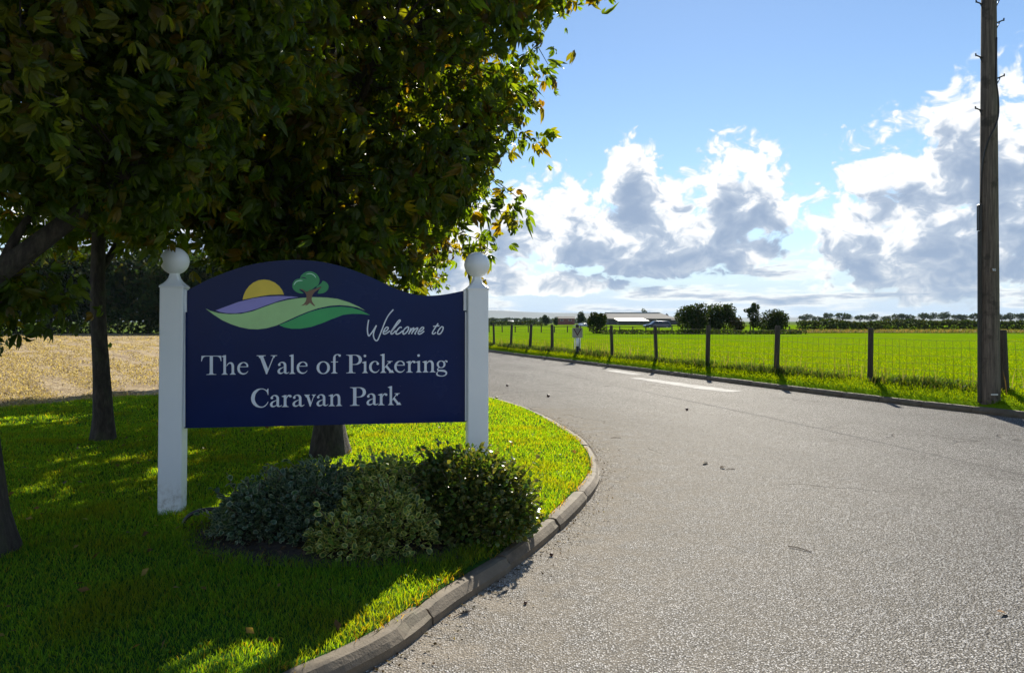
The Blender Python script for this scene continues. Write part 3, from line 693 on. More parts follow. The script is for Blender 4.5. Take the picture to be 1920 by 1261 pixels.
def leaf_templates_far(k=5):
    out = []
    for q in range(k):
        n = 5 if q % 2 else 6; V = []; F = []
        for i in range(n):
            a = (i-(n-1)/2)*R(40)+random.uniform(-.15, .15); L = .19*(.55+.55*(1-abs(i-(n-1)/2)/n))*random.uniform(.9, 1.1); w = L*.24; dr = random.uniform(.4, 1.0)
            c, s = math.cos(a), math.sin(a); b = len(V)
            for (t, kk) in ((.05, 0), (.62, -1), (1.0, 0), (.62, 1)): V.append((c*L*t-s*w*kk, s*L*t+c*w*kk, -dr*L*t*t+.3*w*abs(kk)))
            F += [(b, b+1, b+2), (b, b+2, b+3)]
        out.append((np.array(V), np.array(F)))
    return out
TPL_FAR = leaf_templates_far()
def rot_mats(ax, roll):
    """frames with x along ax, rolled about it"""
    ax = ax/np.linalg.norm(ax, axis=1)[:, None]; up = np.tile([0, 0, 1.0], (len(ax), 1)); up[np.abs(ax[:, 2]) > .95] = (1, 0, 0)
    y = np.cross(up, ax); y /= np.linalg.norm(y, axis=1)[:, None]; z = np.cross(ax, y)
    c, s = np.cos(roll)[:, None], np.sin(roll)[:, None]
    y2 = y*c+z*s; z2 = -y*s+z*c
    return np.stack([ax, y2, z2], 2)
def scatter(tpls, pos, R3, scale, cols, vary=.0):
    VV, FF, CC = [], [], []; base = 0
    idx = rng.integers(0, len(tpls), len(pos))
    for t, (V, F) in enumerate(tpls):
        sel = np.where(idx == t)[0]
        if not len(sel): continue
        P = np.einsum('nij,vj->nvi', R3[sel], V)*scale[sel][:, None, None]+pos[sel][:, None]
        nv = len(V); f = F[None]+(np.arange(len(sel))*nv)[:, None, None]+base
        VV.append(P.reshape(-1, 3)); FF.append(f.reshape(-1, F.shape[1])); CC.append(np.repeat(cols[sel], nv, 0)); base += nv*len(sel)
    return np.vstack(VV), np.vstack(FF), np.vstack(CC)
def leaf_cols(n, autumn=.3):
    base = np.array([(.040, .076, .012), (.056, .096, .014), (.074, .108, .015), (.048, .080, .018)])[rng.integers(0, 4, n)]
    aut = np.array([(.13, .11, .012), (.12, .085, .014), (.10, .10, .012), (.09, .055, .018)])[rng.integers(0, 4, n)]
    k = (rng.random(n) < autumn)[:, None]*rng.uniform(.4, 1, (n, 1))
    return (base*(1-k)+aut*k)*rng.uniform(.75, 1.25, (n, 1))

def chestnut(base, trunk_r, env, label, n_clusters, per, limbs, zfork, lean=(0, 0), shift=(0, 0), autumn=.3, singles=0, extra_limbs=(), sc=1.0, flare=1.6, hang=()):
    """horse chestnut: trunk, limbs, twigs and leaf sprays inside an envelope of half-widths by height"""
    bx, by, bz = base; root = empty('chestnut_tree', base); tag(root, label, 'tree', 'row of horse chestnut trees on the lawn')
    zs = np.array([e[0] for e in env]); ws = np.array([e[1] for e in env]); ztop = zs[-1]
    # trunk
    pts, rad = [], []
    for k in range(15):
        t = k/14; z = -.15+(ztop*.8)*t
        pts.append((lean[0]*z+.025*math.sin(z*1.7+bx), lean[1]*z+.025*math.sin(z*1.3+by), z))
        rad.append(trunk_r*(1-.75*t)+trunk_r*(flare-1)*math.exp(-max(z, 0)/.16))
    m = MB(); fine = spline(pts, 3); fr = np.interp(np.linspace(0, 1, len(fine)), np.linspace(0, 1, len(rad)), rad)
    n = 18; rings = []
    for (p, r_) in zip(fine, fr):
        ring = []
        for j in range(n):
            a = 2*math.pi*j/n; k = 1+.10*mnoise.noise(Vector((math.cos(a)*1.6+bx, math.sin(a)*1.6+by, p[2]*1.3)))+.10*math.exp(-max(p[2], 0)/.2)*math.cos(a*5+bx)
            ring.append((p[0]+r_*k*math.cos(a), p[1]+r_*k*math.sin(a), p[2]))
        rings.append(ring)
    m.loft(rings); m.build('trunk', M['bark'], root)
    # limbs
    nodes = []
    def limb(path, r0, r1):
        q = spline(path, 5); k = len(q)
        q = q+np.array([[mnoise.noise(Vector(p*1.7+np.array([bx, by, 0])))*.07*min(1, i/5) for _ in (0,)]*3 for i, p in enumerate(q)])
        MB().tube(q, list(np.linspace(r0, r1, k)), 8).build('limb', M['bark'], root)
        nodes.extend([tuple(p) for p in q[2:]])
    for i in range(limbs):
        z0 = zfork+(ztop*.62-zfork)*(i/max(1, limbs-1)); a = i*2.4+bx; w = float(np.interp(z0+.9, zs, ws))*.78
        p0 = np.array([lean[0]*z0, lean[1]*z0, z0]); dirv = np.array([math.cos(a), math.sin(a), 0])
        sh = np.array([shift[0], shift[1], 0])*.6
        limb([p0, p0+dirv*w*.3+sh*.3+(0, 0, .5), p0+dirv*w*.65+sh*.7+(0, 0, .95), p0+dirv*w+sh+(0, 0, 1.15)], trunk_r*.42*(1-.5*i/limbs), .018)
    for path, r0, r1 in extra_limbs: limb([np.array(p)-np.array(base) for p in path], r0, r1)
    for k in range(12): nodes.append((lean[0]*ztop*.07*k, lean[1]*ztop*.07*k, zfork+(ztop*.8-zfork)*k/11))
    nodes = np.array(nodes)
    # clusters
    cl = []
    while len(cl) < n_clusters:
        z = random.uniform(zs[0], ztop); w = float(np.interp(z, zs, ws)); a = random.uniform(0, 2*math.pi)
        wob = 1+.20*mnoise.noise(Vector((math.cos(a)*1.5+bx, math.sin(a)*1.5, z*1.3)))
        r_ = w*wob*math.sqrt(random.uniform(.05, 1))
        if random.random() < .45: r_ = w*wob*random.uniform(.8, 1.0)
        if random.random() > (w/ws.max())**1.0+.1: continue
        cl.append((shift[0]+r_*math.cos(a), shift[1]+r_*math.sin(a), z))
    for h in hang: cl.append(tuple(np.array(h)-np.array(base)))
    cl = np.array(cl)
    tw = MB(); pos, ax, = [], []
    for c in cl:
        d = np.linalg.norm(nodes-c, axis=1)+.6*np.maximum(0, nodes[:, 2]-c[2]); nn = nodes[np.argmin(d)]
        mid = (nn+c)/2+np.array([0, 0, .12]); v = c-nn; L = np.linalg.norm(v)+1e-6
        q = spline([nn, mid, c], 2); tw.tube(q, [.012, .010, .008, .006, .004][:len(q)], 3, True, False)
        out = v/L; k = max(3, int(random.gauss(per, per*.3)))
        for _ in range(k):
            s = random.uniform(-.30, .12); off = np.array([random.gauss(0, .11), random.gauss(0, .11), random.gauss(-.03, .10)])
            pos.append(c+out*s+off)
            dv = out*.5+np.array([random.gauss(0, .7), random.gauss(0, .7), random.gauss(-.35, .45)]); ax.append(dv)
    tw.build('twigs', M['bark'], root)
    pos = np.array(pos); ax = np.array(ax); n = len(pos); roll = rng.normal(0, 1.1, n); R3 = rot_mats(ax, roll); scl = rng.uniform(.5, 1.3, n)*sc; cols = leaf_cols(n, autumn)
    if singles:
        wp = pos+np.array(base); camd = np.linalg.norm(wp-np.array([0, 0, 1.5]), axis=1)
        px = 960+1390*wp[:, 0]/wp[:, 1]; py = 602-1390*(wp[:, 2]-1.5)/wp[:, 1]
        vis = (px > 0) & (px < 1920) & (py > 0) & (wp[:, 1] > .5)
        order = np.argsort(np.where(vis, camd, 1e9))[:singles]; rest = np.setdiff1d(np.arange(n), order)
        for i in order:
            me = LEAFM[int(rng.integers(0, len(LEAFM)))]
            o = link('leaf', me, None, root); Mx = Matrix([list(r_)+[0] for r_ in (R3[i]*scl[i])]+[[0, 0, 0, 1]]); Mx.translation = Vector(pos[i]); o.matrix_local = Mx
    else: rest = np.arange(n)
    V, F, Cc = scatter(TPL if singles else TPL_FAR, pos[rest], R3[rest], scl[rest], cols[rest])
    tag(link('crown', mesh_np('crown', V, F, 3, False, Cc, M['leaf']), None, root), kind='stuff')
    return root
LEAFM = []
for q in range(8):
    V, F = TPL[q % len(TPL)]; LEAFM.append(mesh_np('leaf', V, F, 3, False, np.repeat(leaf_cols(1, .35), len(V), 0), M['leaf']))

def lz(x, y): return float(lawn_at(np.array([x]), np.array([y]))[0])
k3 = .935
env3 = [(1.85, .85), (2.3, 1.3), (2.6, 1.55), (2.9, 1.58), (3.3, 1.95), (3.7, 1.98), (4.1, 2.12), (4.5, 2.15), (4.8, 2.35), (5.6, 2.7), (6.5, 2.4), (7.4, 1.6), (8.0, .5)]
chestnut((-1.92, 7.85, lz(-1.92, 7.85)), .158, env3, 'horse chestnut whose trunk stands behind the middle of the navy sign', 1300, 20, 11, 1.75, autumn=.26, singles=200, sc=.46,
         hang=[(.75, 7.8, 5.05), (.95, 7.7, 5.0), (.55, 7.9, 4.95), (.10, 7.7, 2.75), (.02, 7.6, 2.6), (-.05, 7.8, 2.85), (.38, 7.8, 4.2), (.3, 7.7, 3.4), (-.25, 7.9, 2.35), (-.4, 7.7, 2.2)])
env1 = [(2.15, .9), (2.5, 1.5), (3.0, 1.9), (3.6, 2.1), (4.4, 2.2), (5.4, 2.1), (6.4, 1.5), (7.0, .5)]
chestnut((-3.22, 4.50, lz(-3.22, 4.5)), .165, env1, 'nearest chestnut tree, its trunk cut by the left edge, one limb leaning right', 1200, 24, 8, 1.9, lean=(-.06, .02), autumn=.14, singles=120, sc=.33, flare=1.45,
         extra_limbs=[([(-3.36, 4.55, 1.30), (-3.2, 4.5, 1.68), (-2.85, 4.55, 2.02), (-2.5, 4.6, 2.32), (-2.2, 4.75, 2.75), (-1.95, 5.0, 3.2)], .085, .03),
                      ([(-3.1, 4.52, 1.85), (-2.98, 4.6, 2.15), (-2.8, 4.75, 2.5)], .035, .012)],
         hang=[(-3.35, 4.95, 1.78), (-3.2, 4.9, 1.72), (-3.05, 4.95, 1.75), (-2.95, 4.9, 1.66), (-3.25, 5.0, 1.62), (-3.0, 5.0, 1.60), (-3.45, 5.0, 1.65)])
env2 = [(2.4, 1.2), (2.8, 1.8), (3.4, 2.2), (4.2, 2.5), (5.2, 2.6), (6.4, 2.2), (7.4, 1.2), (7.9, .4)]
chestnut((-4.84, 8.73, lz(-4.84, 8.73)), .105, env2, 'dark chestnut with straight black trunk in front of the stubble field', 900, 13, 9, 2.0, sc=.60, autumn=.22, singles=0, flare=1.5)
env4 = [(1.7, .8), (2.2, 1.25), (2.9, 1.5), (3.6, 1.8), (4.6, 2.3), (5.8, 2.4), (7.0, 1.9), (8.0, .6)]
chestnut((-2.75, 13.6, lz(-2.75, 13.6)), .19, env4, 'chestnut tree behind the sign with yellowing leaves low beside the right post', 700, 11, 9, 1.7, sc=.66, autumn=.4, singles=0, shift=(.15, 0))
env5 = [(2.2, 1.3), (2.8, 2.0), (3.8, 2.5), (5.0, 2.7), (6.4, 2.4), (7.6, 1.3), (8.2, .4)]
chestnut((-5.4, 18.6, lz(-5.4, 18.6)), .2, env5, 'farthest chestnut of the row, hidden mostly behind the sign', 600, 12, 8, 2.0, sc=.75, autumn=.3, singles=0)

# ------------------------------------------------------------------ shrubs at the sign's foot
def oval_leaf(seg=5):
    """small oval leaf with a rim row so the margin can have its own colour"""
    V = []; F = []; rim = []
    for (t, w) in ((0, 0), (.3, .8), (.65, 1.0), (1, 0)):
        for k in (-1, -.55, 0, .55, 1):
            ww = w*.30*k; V.append((t, ww, .22*abs(ww)-.25*t*t)); rim.append(1.0 if abs(k) == 1 or t in (0, 1) else 0.0)
    for r_ in range(3):
        for c in range(4):
            a = r_*5+c; F += [(a, a+1, a+6), (a, a+6, a+5)]
    return np.array(V, float), np.array(F), np.array(rim)
OV, OF, ORIM = oval_leaf()
def shrub(name, label, c, lobes, n, size, body, rimc, rimk, seed):
    """lobes: (dx, dy, z0, rx, ry, rz) domes"""
    rs = np.random.default_rng(seed); root = empty(name, c); tag(root, label, 'shrub')
    pos = []; ax = []
    wts = np.array([l[3]*l[4]+l[3]*l[5] for l in lobes]); wts = wts/wts.sum()
    ids = rs.choice(len(lobes), n, p=wts)
    for i in ids:
        dx, dy, z0, rx, ry, rz = lobes[i]; v = rs.normal(size=3); v /= np.linalg.norm(v); v[2] = abs(v[2])*1.0-.25*rs.random()
        k = 1-.35*rs.random()**2; wob = 1+.16*mnoise.noise(Vector((v[0]*3+seed, v[1]*3, v[2]*3)))+.06*mnoise.noise(Vector((v[0]*9, v[1]*9+seed, v[2]*9)))
        p = np.array([dx+v[0]*rx*k*wob, dy+v[1]*ry*k*wob, max(.02, z0+v[2]*rz*k*wob)]); pos.append(p); ax.append(v*1.0+rs.normal(0, .55, 3)+(0, 0, .25))
    SH = []
    pos = np.array(pos); ax = np.array(ax)
    tw = MB()
    for q in range(34):
        l = lobes[int(rs.integers(0, len(lobes)))]; v = rs.normal(size=3); v[2] = abs(v[2])+.35; v /= np.linalg.norm(v)
        p0 = np.array([l[0]+v[0]*l[3]*.85, l[1]+v[1]*l[4]*.85, l[2]+v[2]*l[5]*.85]); dv = v*rs.uniform(.08, .19)+np.array([rs.normal(0, .02), rs.normal(0, .02), .02])
        tw.tube([p0, p0+dv*.5, p0+dv], [.004, .003, .002], 4, True, False)
        kk = int(rs.integers(6, 12)); tt = rs.random(kk)[:, None]; SH.append((p0+dv*tt+rs.normal(0, .006, (kk, 3)), np.tile(v, (kk, 1))*.5+rs.normal(0, .6, (kk, 3))))
    pos = np.vstack([pos]+[q[0] for q in SH]); ax = np.vstack([ax]+[q[1] for q in SH]); n = len(pos)
    R3 = rot_mats(ax, rs.uniform(-1, 1, n)); sc = size*rs.uniform(.65, 1.25, n)
    P = np.einsum('nij,vj->nvi', R3, OV)*sc[:, None, None]+pos[:, None]
    F = (OF[None]+(np.arange(n)*len(OV))[:, None, None]).reshape(-1, 3)
    bcol = np.array(body)[rs.integers(0, len(body), n)]*rs.uniform(.7, 1.25, (n, 1)); rcol = np.array(rimc)[rs.integers(0, len(rimc), n)]*rs.uniform(.8, 1.15, (n, 1))
    rk = (rs.random(n) < rimk)[:, None, None]*ORIM[None, :, None]
    Cc = bcol[:, None]*(1-rk)+rcol[:, None]*rk
    tag(link('foliage', mesh_np('foliage', P.reshape(-1, 3), F, 3, True, Cc.reshape(-1, 3), M['bushleaf']), None, root), kind='stuff')
    for q in range(26):
        l = lobes[q % len(lobes)]; a = rs.uniform(0, 6.28); rr = rs.uniform(.3, .85)
        tw.tube(spline([(l[0]*.6, l[1]*.6, -.03), (l[0]+l[3]*.4*rr*math.cos(a), l[1]+l[4]*.4*rr*math.sin(a), l[5]*.45), (l[0]+l[3]*rr*math.cos(a), l[1]+l[4]*rr*math.sin(a), l[2]+l[5]*.8*(1-.4*rr))], 3), [.009, .008, .007, .006, .005, .004, .003], 4, True, False)
    tw.build('stems', M['twig'], root)
    return root
sz = .118
shrub('variegated_shrub', 'dark blue-green variegated shrub nearest the left white post', (-1.50, 4.90, sz), [(0, 0, .08, .40, .36, .30), (-.18, -.05, .04, .27, .28, .24), (.25, .02, .12, .34, .36, .34), (.30, -.10, .05, .25, .3, .26)], 7000, .046,
      [(.03, .08, .04), (.045, .10, .05), (.055, .11, .065)], [(.26, .34, .28), (.34, .40, .32)], .85, 3)
shrub('variegated_shrub', 'yellow-edged variegated shrub in the middle of the planting bed', (-.88, 4.80, sz), [(0, .05, .10, .33, .34, .29), (-.10, -.25, .02, .26, .24, .20), (.16, -.18, .04, .26, .26, .28), (.05, .15, .14, .3, .3, .34)], 5600, .05,
      [(.09, .18, .04), (.12, .22, .05), (.07, .15, .035)], [(.78, .74, .24), (.84, .80, .38), (.62, .64, .20)], .92, 5)
shrub('green_shrub', 'taller rounded green shrub with glossy leaves beside the kerb, below the right post', (-.30, 5.00, sz), [(0, 0, .14, .38, .36, .40), (.2, -.02, .1, .28, .34, .34), (-.18, .05, .12, .3, .34, .36), (.1, -.2, .04, .32, .26, .3)], 8500, .047,
      [(.045, .095, .018), (.065, .125, .022), (.085, .14, .026), (.12, .13, .03), (.16, .17, .05)], [(.12, .15, .03), (.2, .2, .05)], .3, 9)

# black pipe arching out of the bed by the left post
tag(MB().tube(spline([(-2.24, 5.02, .06), (-2.22, 5.03, .15), (-2.16, 5.05, .20), (-2.05, 5.08, .215), (-1.92, 5.1, .20), (-1.8, 5.1, .1)], 6), .013, 8).build('hose_pipe', M['black']), 'black hose looping out of the grass into the dark shrub', 'hose')

# ------------------------------------------------------------------ grass
def quad_tpl():
    out = []
    for q in range(4):
        a = random.uniform(.7, 1.3); out.append((np.array([(-.5, 0, 0), (-.1, -.32*a, .10), (.5, .04, 0), (.05, .34, .12)]), np.array([(0, 1, 2), (0, 2, 3)])))
    return out
QT0 = quad_tpl()
def blades(x, y, z, h, w, cols, lean, name, mtl, segs=2):
    n = len(x); a = rng.uniform(0, 2*math.pi, n); la = rng.uniform(0, 2*math.pi, n); ln = rng.uniform(.2, 1, n)*lean*h
    dx, dy = np.cos(a)*w/2, np.sin(a)*w/2; lx, ly = np.cos(la)*ln, np.sin(la)*ln
    P = np.zeros((n, 5, 3)); P[:, 0] = np.stack([x-dx, y-dy, z], 1); P[:, 1] = np.stack([x+dx, y+dy, z], 1)
    P[:, 2] = np.stack([x-dx*.75+lx*.35, y-dy*.75+ly*.35, z+h*.55], 1); P[:, 3] = np.stack([x+dx*.75+lx*.35, y+dy*.75+ly*.35, z+h*.55], 1)
    P[:, 4] = np.stack([x+lx, y+ly, z+h*(1-.25*ln/np.maximum(h, 1e-4))], 1)
    F = np.array([(0, 1, 3), (0, 3, 2), (2, 3, 4)])[None]+(np.arange(n)*5)[:, None, None]
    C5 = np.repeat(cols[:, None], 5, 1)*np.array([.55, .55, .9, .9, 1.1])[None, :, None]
    o = link(name, mesh_np(name, P.reshape(-1, 3), F.reshape(-1, 3), 3, True, C5.reshape(-1, 3), mtl)); return o
lawn_poly = np.vstack([inset(near_kerb, .115)[::2], field_edge[::-1][::2]])
def sample(n, x0, x1, y0, y1):
    return rng.uniform(x0, x1, n), rng.uniform(y0, y1, n)
X_, Y_ = [], []
for (y0, y1, dens, xl, xr) in ((2.6, 4.2, 9000, -3.2, .2), (4.2, 5.8, 6800, -4.3, .8), (5.8, 7.6, 4600, -5.6, 1.05), (7.6, 10, 2900, -7.2, 1.05), (10, 14, 1500, -10, 1.0), (14, 22, 450, -10, 0)):
    n = int(dens*(y1-y0)*(xr-xl)); a, b = sample(n, xl, xr, y0, y1)
    vis = (np.abs(a)/b < .74); X_.append(a[vis]); Y_.append(b[vis])
gx = np.concatenate(X_); gy = np.concatenate(Y_)
keep = inpoly(gx, gy, lawn_poly); gx, gy = gx[keep], gy[keep]
inbed = inpoly(gx, gy, bed_poly); db = pdist(gx, gy, bed_poly)
keep = ~(inbed & (db > .05+.16*rng.random(len(db))**2)); gx, gy, db = gx[keep], gy[keep], db[keep]
gz = lawn_at(gx, gy)-.004
pn = np.array([mnoise.noise(Vector((a*1.8, b*1.8, 0))) for a, b in zip(gx[::1], gy[::1])])
bare = pn < -2; gx, gy, gz, pn, db = gx[~bare], gy[~bare], gz[~bare], pn[~bare], db[~bare]
dkk = pdist(gx, gy, near_kerb[::2])
gh = rng.uniform(.022, .048, len(gx))*(1+.35*pn)*(1+.9*np.exp(-np.maximum(db-.02, 0)/.12))
post_d = np.minimum(np.hypot(gx+2.49, gy-5.44), np.hypot(gx+.28, gy-5.81)); gh *= 1+1.3*np.exp(-post_d/.14)
gw = rng.uniform(.0028, .0050, len(gx))*np.clip(gy/4.5, .9, 2.6)
gc = np.array([(.080, .270, .036), (.105, .31, .040), (.135, .325, .040), (.20, .28, .06)])[rng.choice(4, len(gx), p=[.38, .34, .20, .08])]*rng.uniform(.75, 1.25, (len(gx), 1))
yl = np.clip(pn*1.4, 0, 1)[:, None]*.5; gc = gc*(1-yl)+np.array([.13, .17, .02])*yl
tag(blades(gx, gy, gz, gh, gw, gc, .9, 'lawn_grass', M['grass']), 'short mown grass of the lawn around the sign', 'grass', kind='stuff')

q = resample(near_kerb, 3000); nq = inset(q, 1)-q; si = rng.integers(0, 3000, 9000); o_ = .075+np.abs(rng.normal(0, .05, 9000)); ex = q[si, 0]+nq[si, 0]*o_; ey_ = q[si, 1]+nq[si, 1]*o_
en = np.array([mnoise.noise(Vector((a*3.1, b*3.1, 9))) for a, b in zip(ex, ey_)]); ok = (ey_ > 2.4) & (ey_ < 11) & (en > -.15); ex, ey_, en = ex[ok], ey_[ok], en[ok]
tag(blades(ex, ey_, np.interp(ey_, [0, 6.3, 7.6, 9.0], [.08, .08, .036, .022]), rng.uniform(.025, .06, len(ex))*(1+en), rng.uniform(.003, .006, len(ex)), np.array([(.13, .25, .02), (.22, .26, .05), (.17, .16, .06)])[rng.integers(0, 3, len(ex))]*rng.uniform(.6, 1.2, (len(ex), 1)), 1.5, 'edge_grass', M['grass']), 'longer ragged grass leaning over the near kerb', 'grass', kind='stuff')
n = 5200; wx, wy = sample(n, -5, .9, 2.7, 10); wn = np.array([mnoise.noise(Vector((a*1.1+5, b*1.1, 2))) for a, b in zip(wx, wy)])
ok = inpoly(wx, wy, lawn_poly) & ~inpoly(wx, wy, bed_poly) & (wn > .12); wx, wy = wx[ok], wy[ok]; n = len(wx)
V, F, Cc = scatter(QT0, np.c_[wx, wy, lawn_at(wx, wy)+rng.uniform(.018, .035, n)], rot_mats(np.c_[rng.normal(0, 1, (n, 2)), rng.normal(0, .3, n)], rng.normal(0, .4, n)), rng.uniform(.014, .032, n), np.array([(.07, .20, .03), (.10, .24, .04)])[rng.integers(0, 2, n)]*rng.uniform(.7, 1.2, (n, 1)))
tag(link('clover', mesh_np('clover', V, F, 3, False, Cc, M['grass'])), 'clover and broad weeds scattered through the lawn', 'weeds', kind='stuff')
n = 260; wx, wy = sample(n, -5, .8, 2.7, 10); ok = inpoly(wx, wy, lawn_poly) & ~inpoly(wx, wy, bed_poly); wx, wy = wx[ok], wy[ok]; n = len(wx)
V, F, Cc = scatter(QT0, np.c_[wx, wy, lawn_at(wx, wy)+.036], rot_mats(np.c_[rng.normal(0, 1, (n, 2)), rng.normal(0, .4, n)], rng.normal(0, .5, n)), rng.uniform(.025, .065, n), np.array([(.22, .13, .05), (.30, .22, .07), (.12, .07, .03)])[rng.integers(0, 3, n)]*rng.uniform(.7, 1.2, (n, 1)))
tag(link('lawn_litter', mesh_np('lawn_litter', V, F, 3, False, Cc, M['weed'])), 'small dead leaves scattered over the lawn', 'leaves', kind='stuff')

# straw left standing and lying in the stubble
n = 90000; sy_ = 11+73*rng.random(n)**2.0; sx_ = -sy_*rng.uniform(.44, .74, n)
ok = ~inpoly(sx_, sy_, lawn_poly); sx_, sy_ = sx_[ok], sy_[ok]
rowk = .55*np.sin((sx_*.82+sy_*.57)*4.2)+.5*np.array([mnoise.noise(Vector((a*.35, b*.35, 1))) for a, b in zip(sx_, sy_)])*3+rng.normal(0, .35, len(sx_)); ok = rowk > -.4; sx_, sy_ = sx_[ok], sy_[ok]; n = len(sx_)
sc_ = np.array([(.54, .43, .27), (.68, .57, .38), (.40, .30, .18), (.10, .068, .042)])[rng.choice(4, n, p=[.4, .25, .2, .15])]*rng.uniform(.7, 1.2, (n, 1))
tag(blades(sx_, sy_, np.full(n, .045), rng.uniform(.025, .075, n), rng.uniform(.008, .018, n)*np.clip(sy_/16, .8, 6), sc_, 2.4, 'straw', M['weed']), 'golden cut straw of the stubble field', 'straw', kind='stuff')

# verge and field grass
fa = resample(far_kerb, 600); fb_ = resample(fence_line, 600)
n = 85000; s_ = rng.integers(0, 600, n); t = rng.random(n)
vx = fa[s_, 0]*(1-t)+fb_[s_, 0]*t+rng.normal(0, .05, n); vy = fa[s_, 1]*(1-t)+fb_[s_, 1]*t+rng.normal(0, .05, n)
ok = (vy > 8) & (vy < 42) & (pdist(vx, vy, far_kerb[::3]) > .13) & (vx/np.maximum(vy, .1) < .75); vx, vy, t = vx[ok], vy[ok], t[ok]
vz = verge_z(vx, vy, t)-.01
vc = np.array([(.068, .185, .006), (.082, .215, .008), (.094, .215, .010)])[rng.integers(0, 3, len(vx))]*rng.uniform(.75, 1.25, (len(vx), 1))
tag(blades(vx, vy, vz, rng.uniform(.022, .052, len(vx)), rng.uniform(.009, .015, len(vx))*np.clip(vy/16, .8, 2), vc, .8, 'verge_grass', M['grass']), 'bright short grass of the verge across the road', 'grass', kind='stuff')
n = 90000; fy = 10+38*rng.random(n)**1.6; fx_ = rng.uniform(-.1, .78, n)*fy
fe = np.interp(fy, fence_line[:, 1], fence_line[:, 0]); ok = fx_ > fe-.05; fx_, fy = fx_[ok], fy[ok]
fc = np.array([(.052, .14, .004), (.066, .17, .004), (.078, .185, .005)])[rng.integers(0, 3, len(fx_))]*rng.uniform(.75, 1.2, (len(fx_), 1))
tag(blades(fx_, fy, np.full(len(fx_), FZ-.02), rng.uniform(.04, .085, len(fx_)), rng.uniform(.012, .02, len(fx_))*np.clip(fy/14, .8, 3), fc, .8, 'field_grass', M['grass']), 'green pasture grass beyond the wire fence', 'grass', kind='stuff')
# weeds in the fence bottom
n = 26000; s_ = rng.random(n); q = resample(fence_line, 400); si = (s_*399).astype(int)
wx = q[si, 0]+rng.normal(0, .20, n)-.05; wy = q[si, 1]+rng.normal(0, .16, n)
tall = np.array([mnoise.noise(Vector((a*.9, b*.9, 4))) for a, b in zip(wx, wy)])
ok = (wy > 8) & (wy < 44) & (tall > -.35); wx, wy, tall = wx[ok], wy[ok], tall[ok]
wh = rng.uniform(.06, .18, len(wx))*(1+1.0*np.clip(tall, -.3, 1)); wc = np.array([(.035, .07, .012), (.05, .09, .015), (.09, .12, .03), (.16, .15, .07)])[rng.choice(4, len(wx), p=[.45, .3, .17, .08])]*rng.uniform(.7, 1.2, (len(wx), 1))
tag(blades(wx, wy, np.full(len(wx), FZ-.04), wh, rng.uniform(.012, .03, len(wx)), wc, .9, 'fence_weeds', M['weed']), 'dark rank weeds and tall grass along the fence bottom', 'weeds', kind='stuff')

n = 700; si = rng.integers(60, 330, n); q = resample(fence_line, 400); wx = q[si, 0]+rng.normal(0, .25, n); wy = q[si, 1]+rng.normal(0, .2, n)
tag(blades(wx, wy, np.full(n, FZ-.04), rng.uniform(.25, .6, n), rng.uniform(.008, .018, n), np.array([(.28, .25, .12), (.16, .16, .06), (.10, .07, .04)])[rng.integers(0, 3, n)], .35, 'seed_stems', M['weed']), 'pale seed stems standing along the fence', 'weeds', kind='stuff')

# ------------------------------------------------------------------ stock fence along the verge
fence = empty('stock_fence', (7.25, 15.0, FZ)); tag(fence, 'stock fence of round timber posts and wire netting along the verge', 'fence')
FO = Vector((7.25, 15.0, FZ))
pd = [9.7, 12.6, 15.0, 17.6, 20.2, 22.7, 25.4, 27.9, 30.3, 32.6, 34.9, 37.2, 39.6]
px_ = np.interp(pd, fence_line[:, 1], fence_line[:, 0])
tops = []
for i, (a, b) in enumerate(zip(px_, pd)):
    h = 1.03+random.uniform(-.03, .05); r0 = random.uniform(.052, .064); lx, ly = random.uniform(-.06, .06), random.uniform(-.04, .04)
    if i == 1: lx = -.06; r0 = .066
    m = MB(); rings = []
    for z, k in ((-.3, 1), (0, 1.02), (h*.5, 1), (h-.02, .97), (h, .88)):
        rings.append([(lx*z+r0*k*math.cos(t*math.pi/6)*(1+.06*math.sin(t*2+i)), ly*z+r0*k*math.sin(t*math.pi/6), z) for t in range(12)])
    m.loft(rings); m.build('post', M['fpost'], fence, Vector((a, b, FZ))-FO)
    tops.append((a-FO.x, b-FO.y, lx, ly, h))
for i in range(len(tops)-1):
    A, B = tops[i], tops[i+1]; L = math.hypot(B[0]-A[0], B[1]-A[1])
    def at(t, z, sag=0): return (A[0]+(B[0]-A[0])*t+(A[2]*(1-t)+B[2]*t)*z, A[1]+(B[1]-A[1])*t+(A[3]*(1-t)+B[3]*t)*z-.055, z-sag*4*t*(1-t))
    m = MB(); bend = random.uniform(-.012, .012)
    for hz in (.12, .24, .37, .52, .68, .82): m.tube([at(t, hz+.01*math.sin(t*9+i+hz*7), .008) for t in np.linspace(0, 1, 7)], .0026, 3, True, False)
    k = int(L/.155)
    for j in range(1, k):
        t = j/k; m.tube([at(t, .05), at(t+bend/L, .4), at(t, .82, .008)], .0030, 3, True, False)
    m.build('wire_netting', M['wire'], fence)
    m = MB(); m.tube([at(t, .955, .015) for t in np.linspace(0, 1, 7)], .0026, 3, True, False)
    m.build('top_wire', M['wire'], fence)

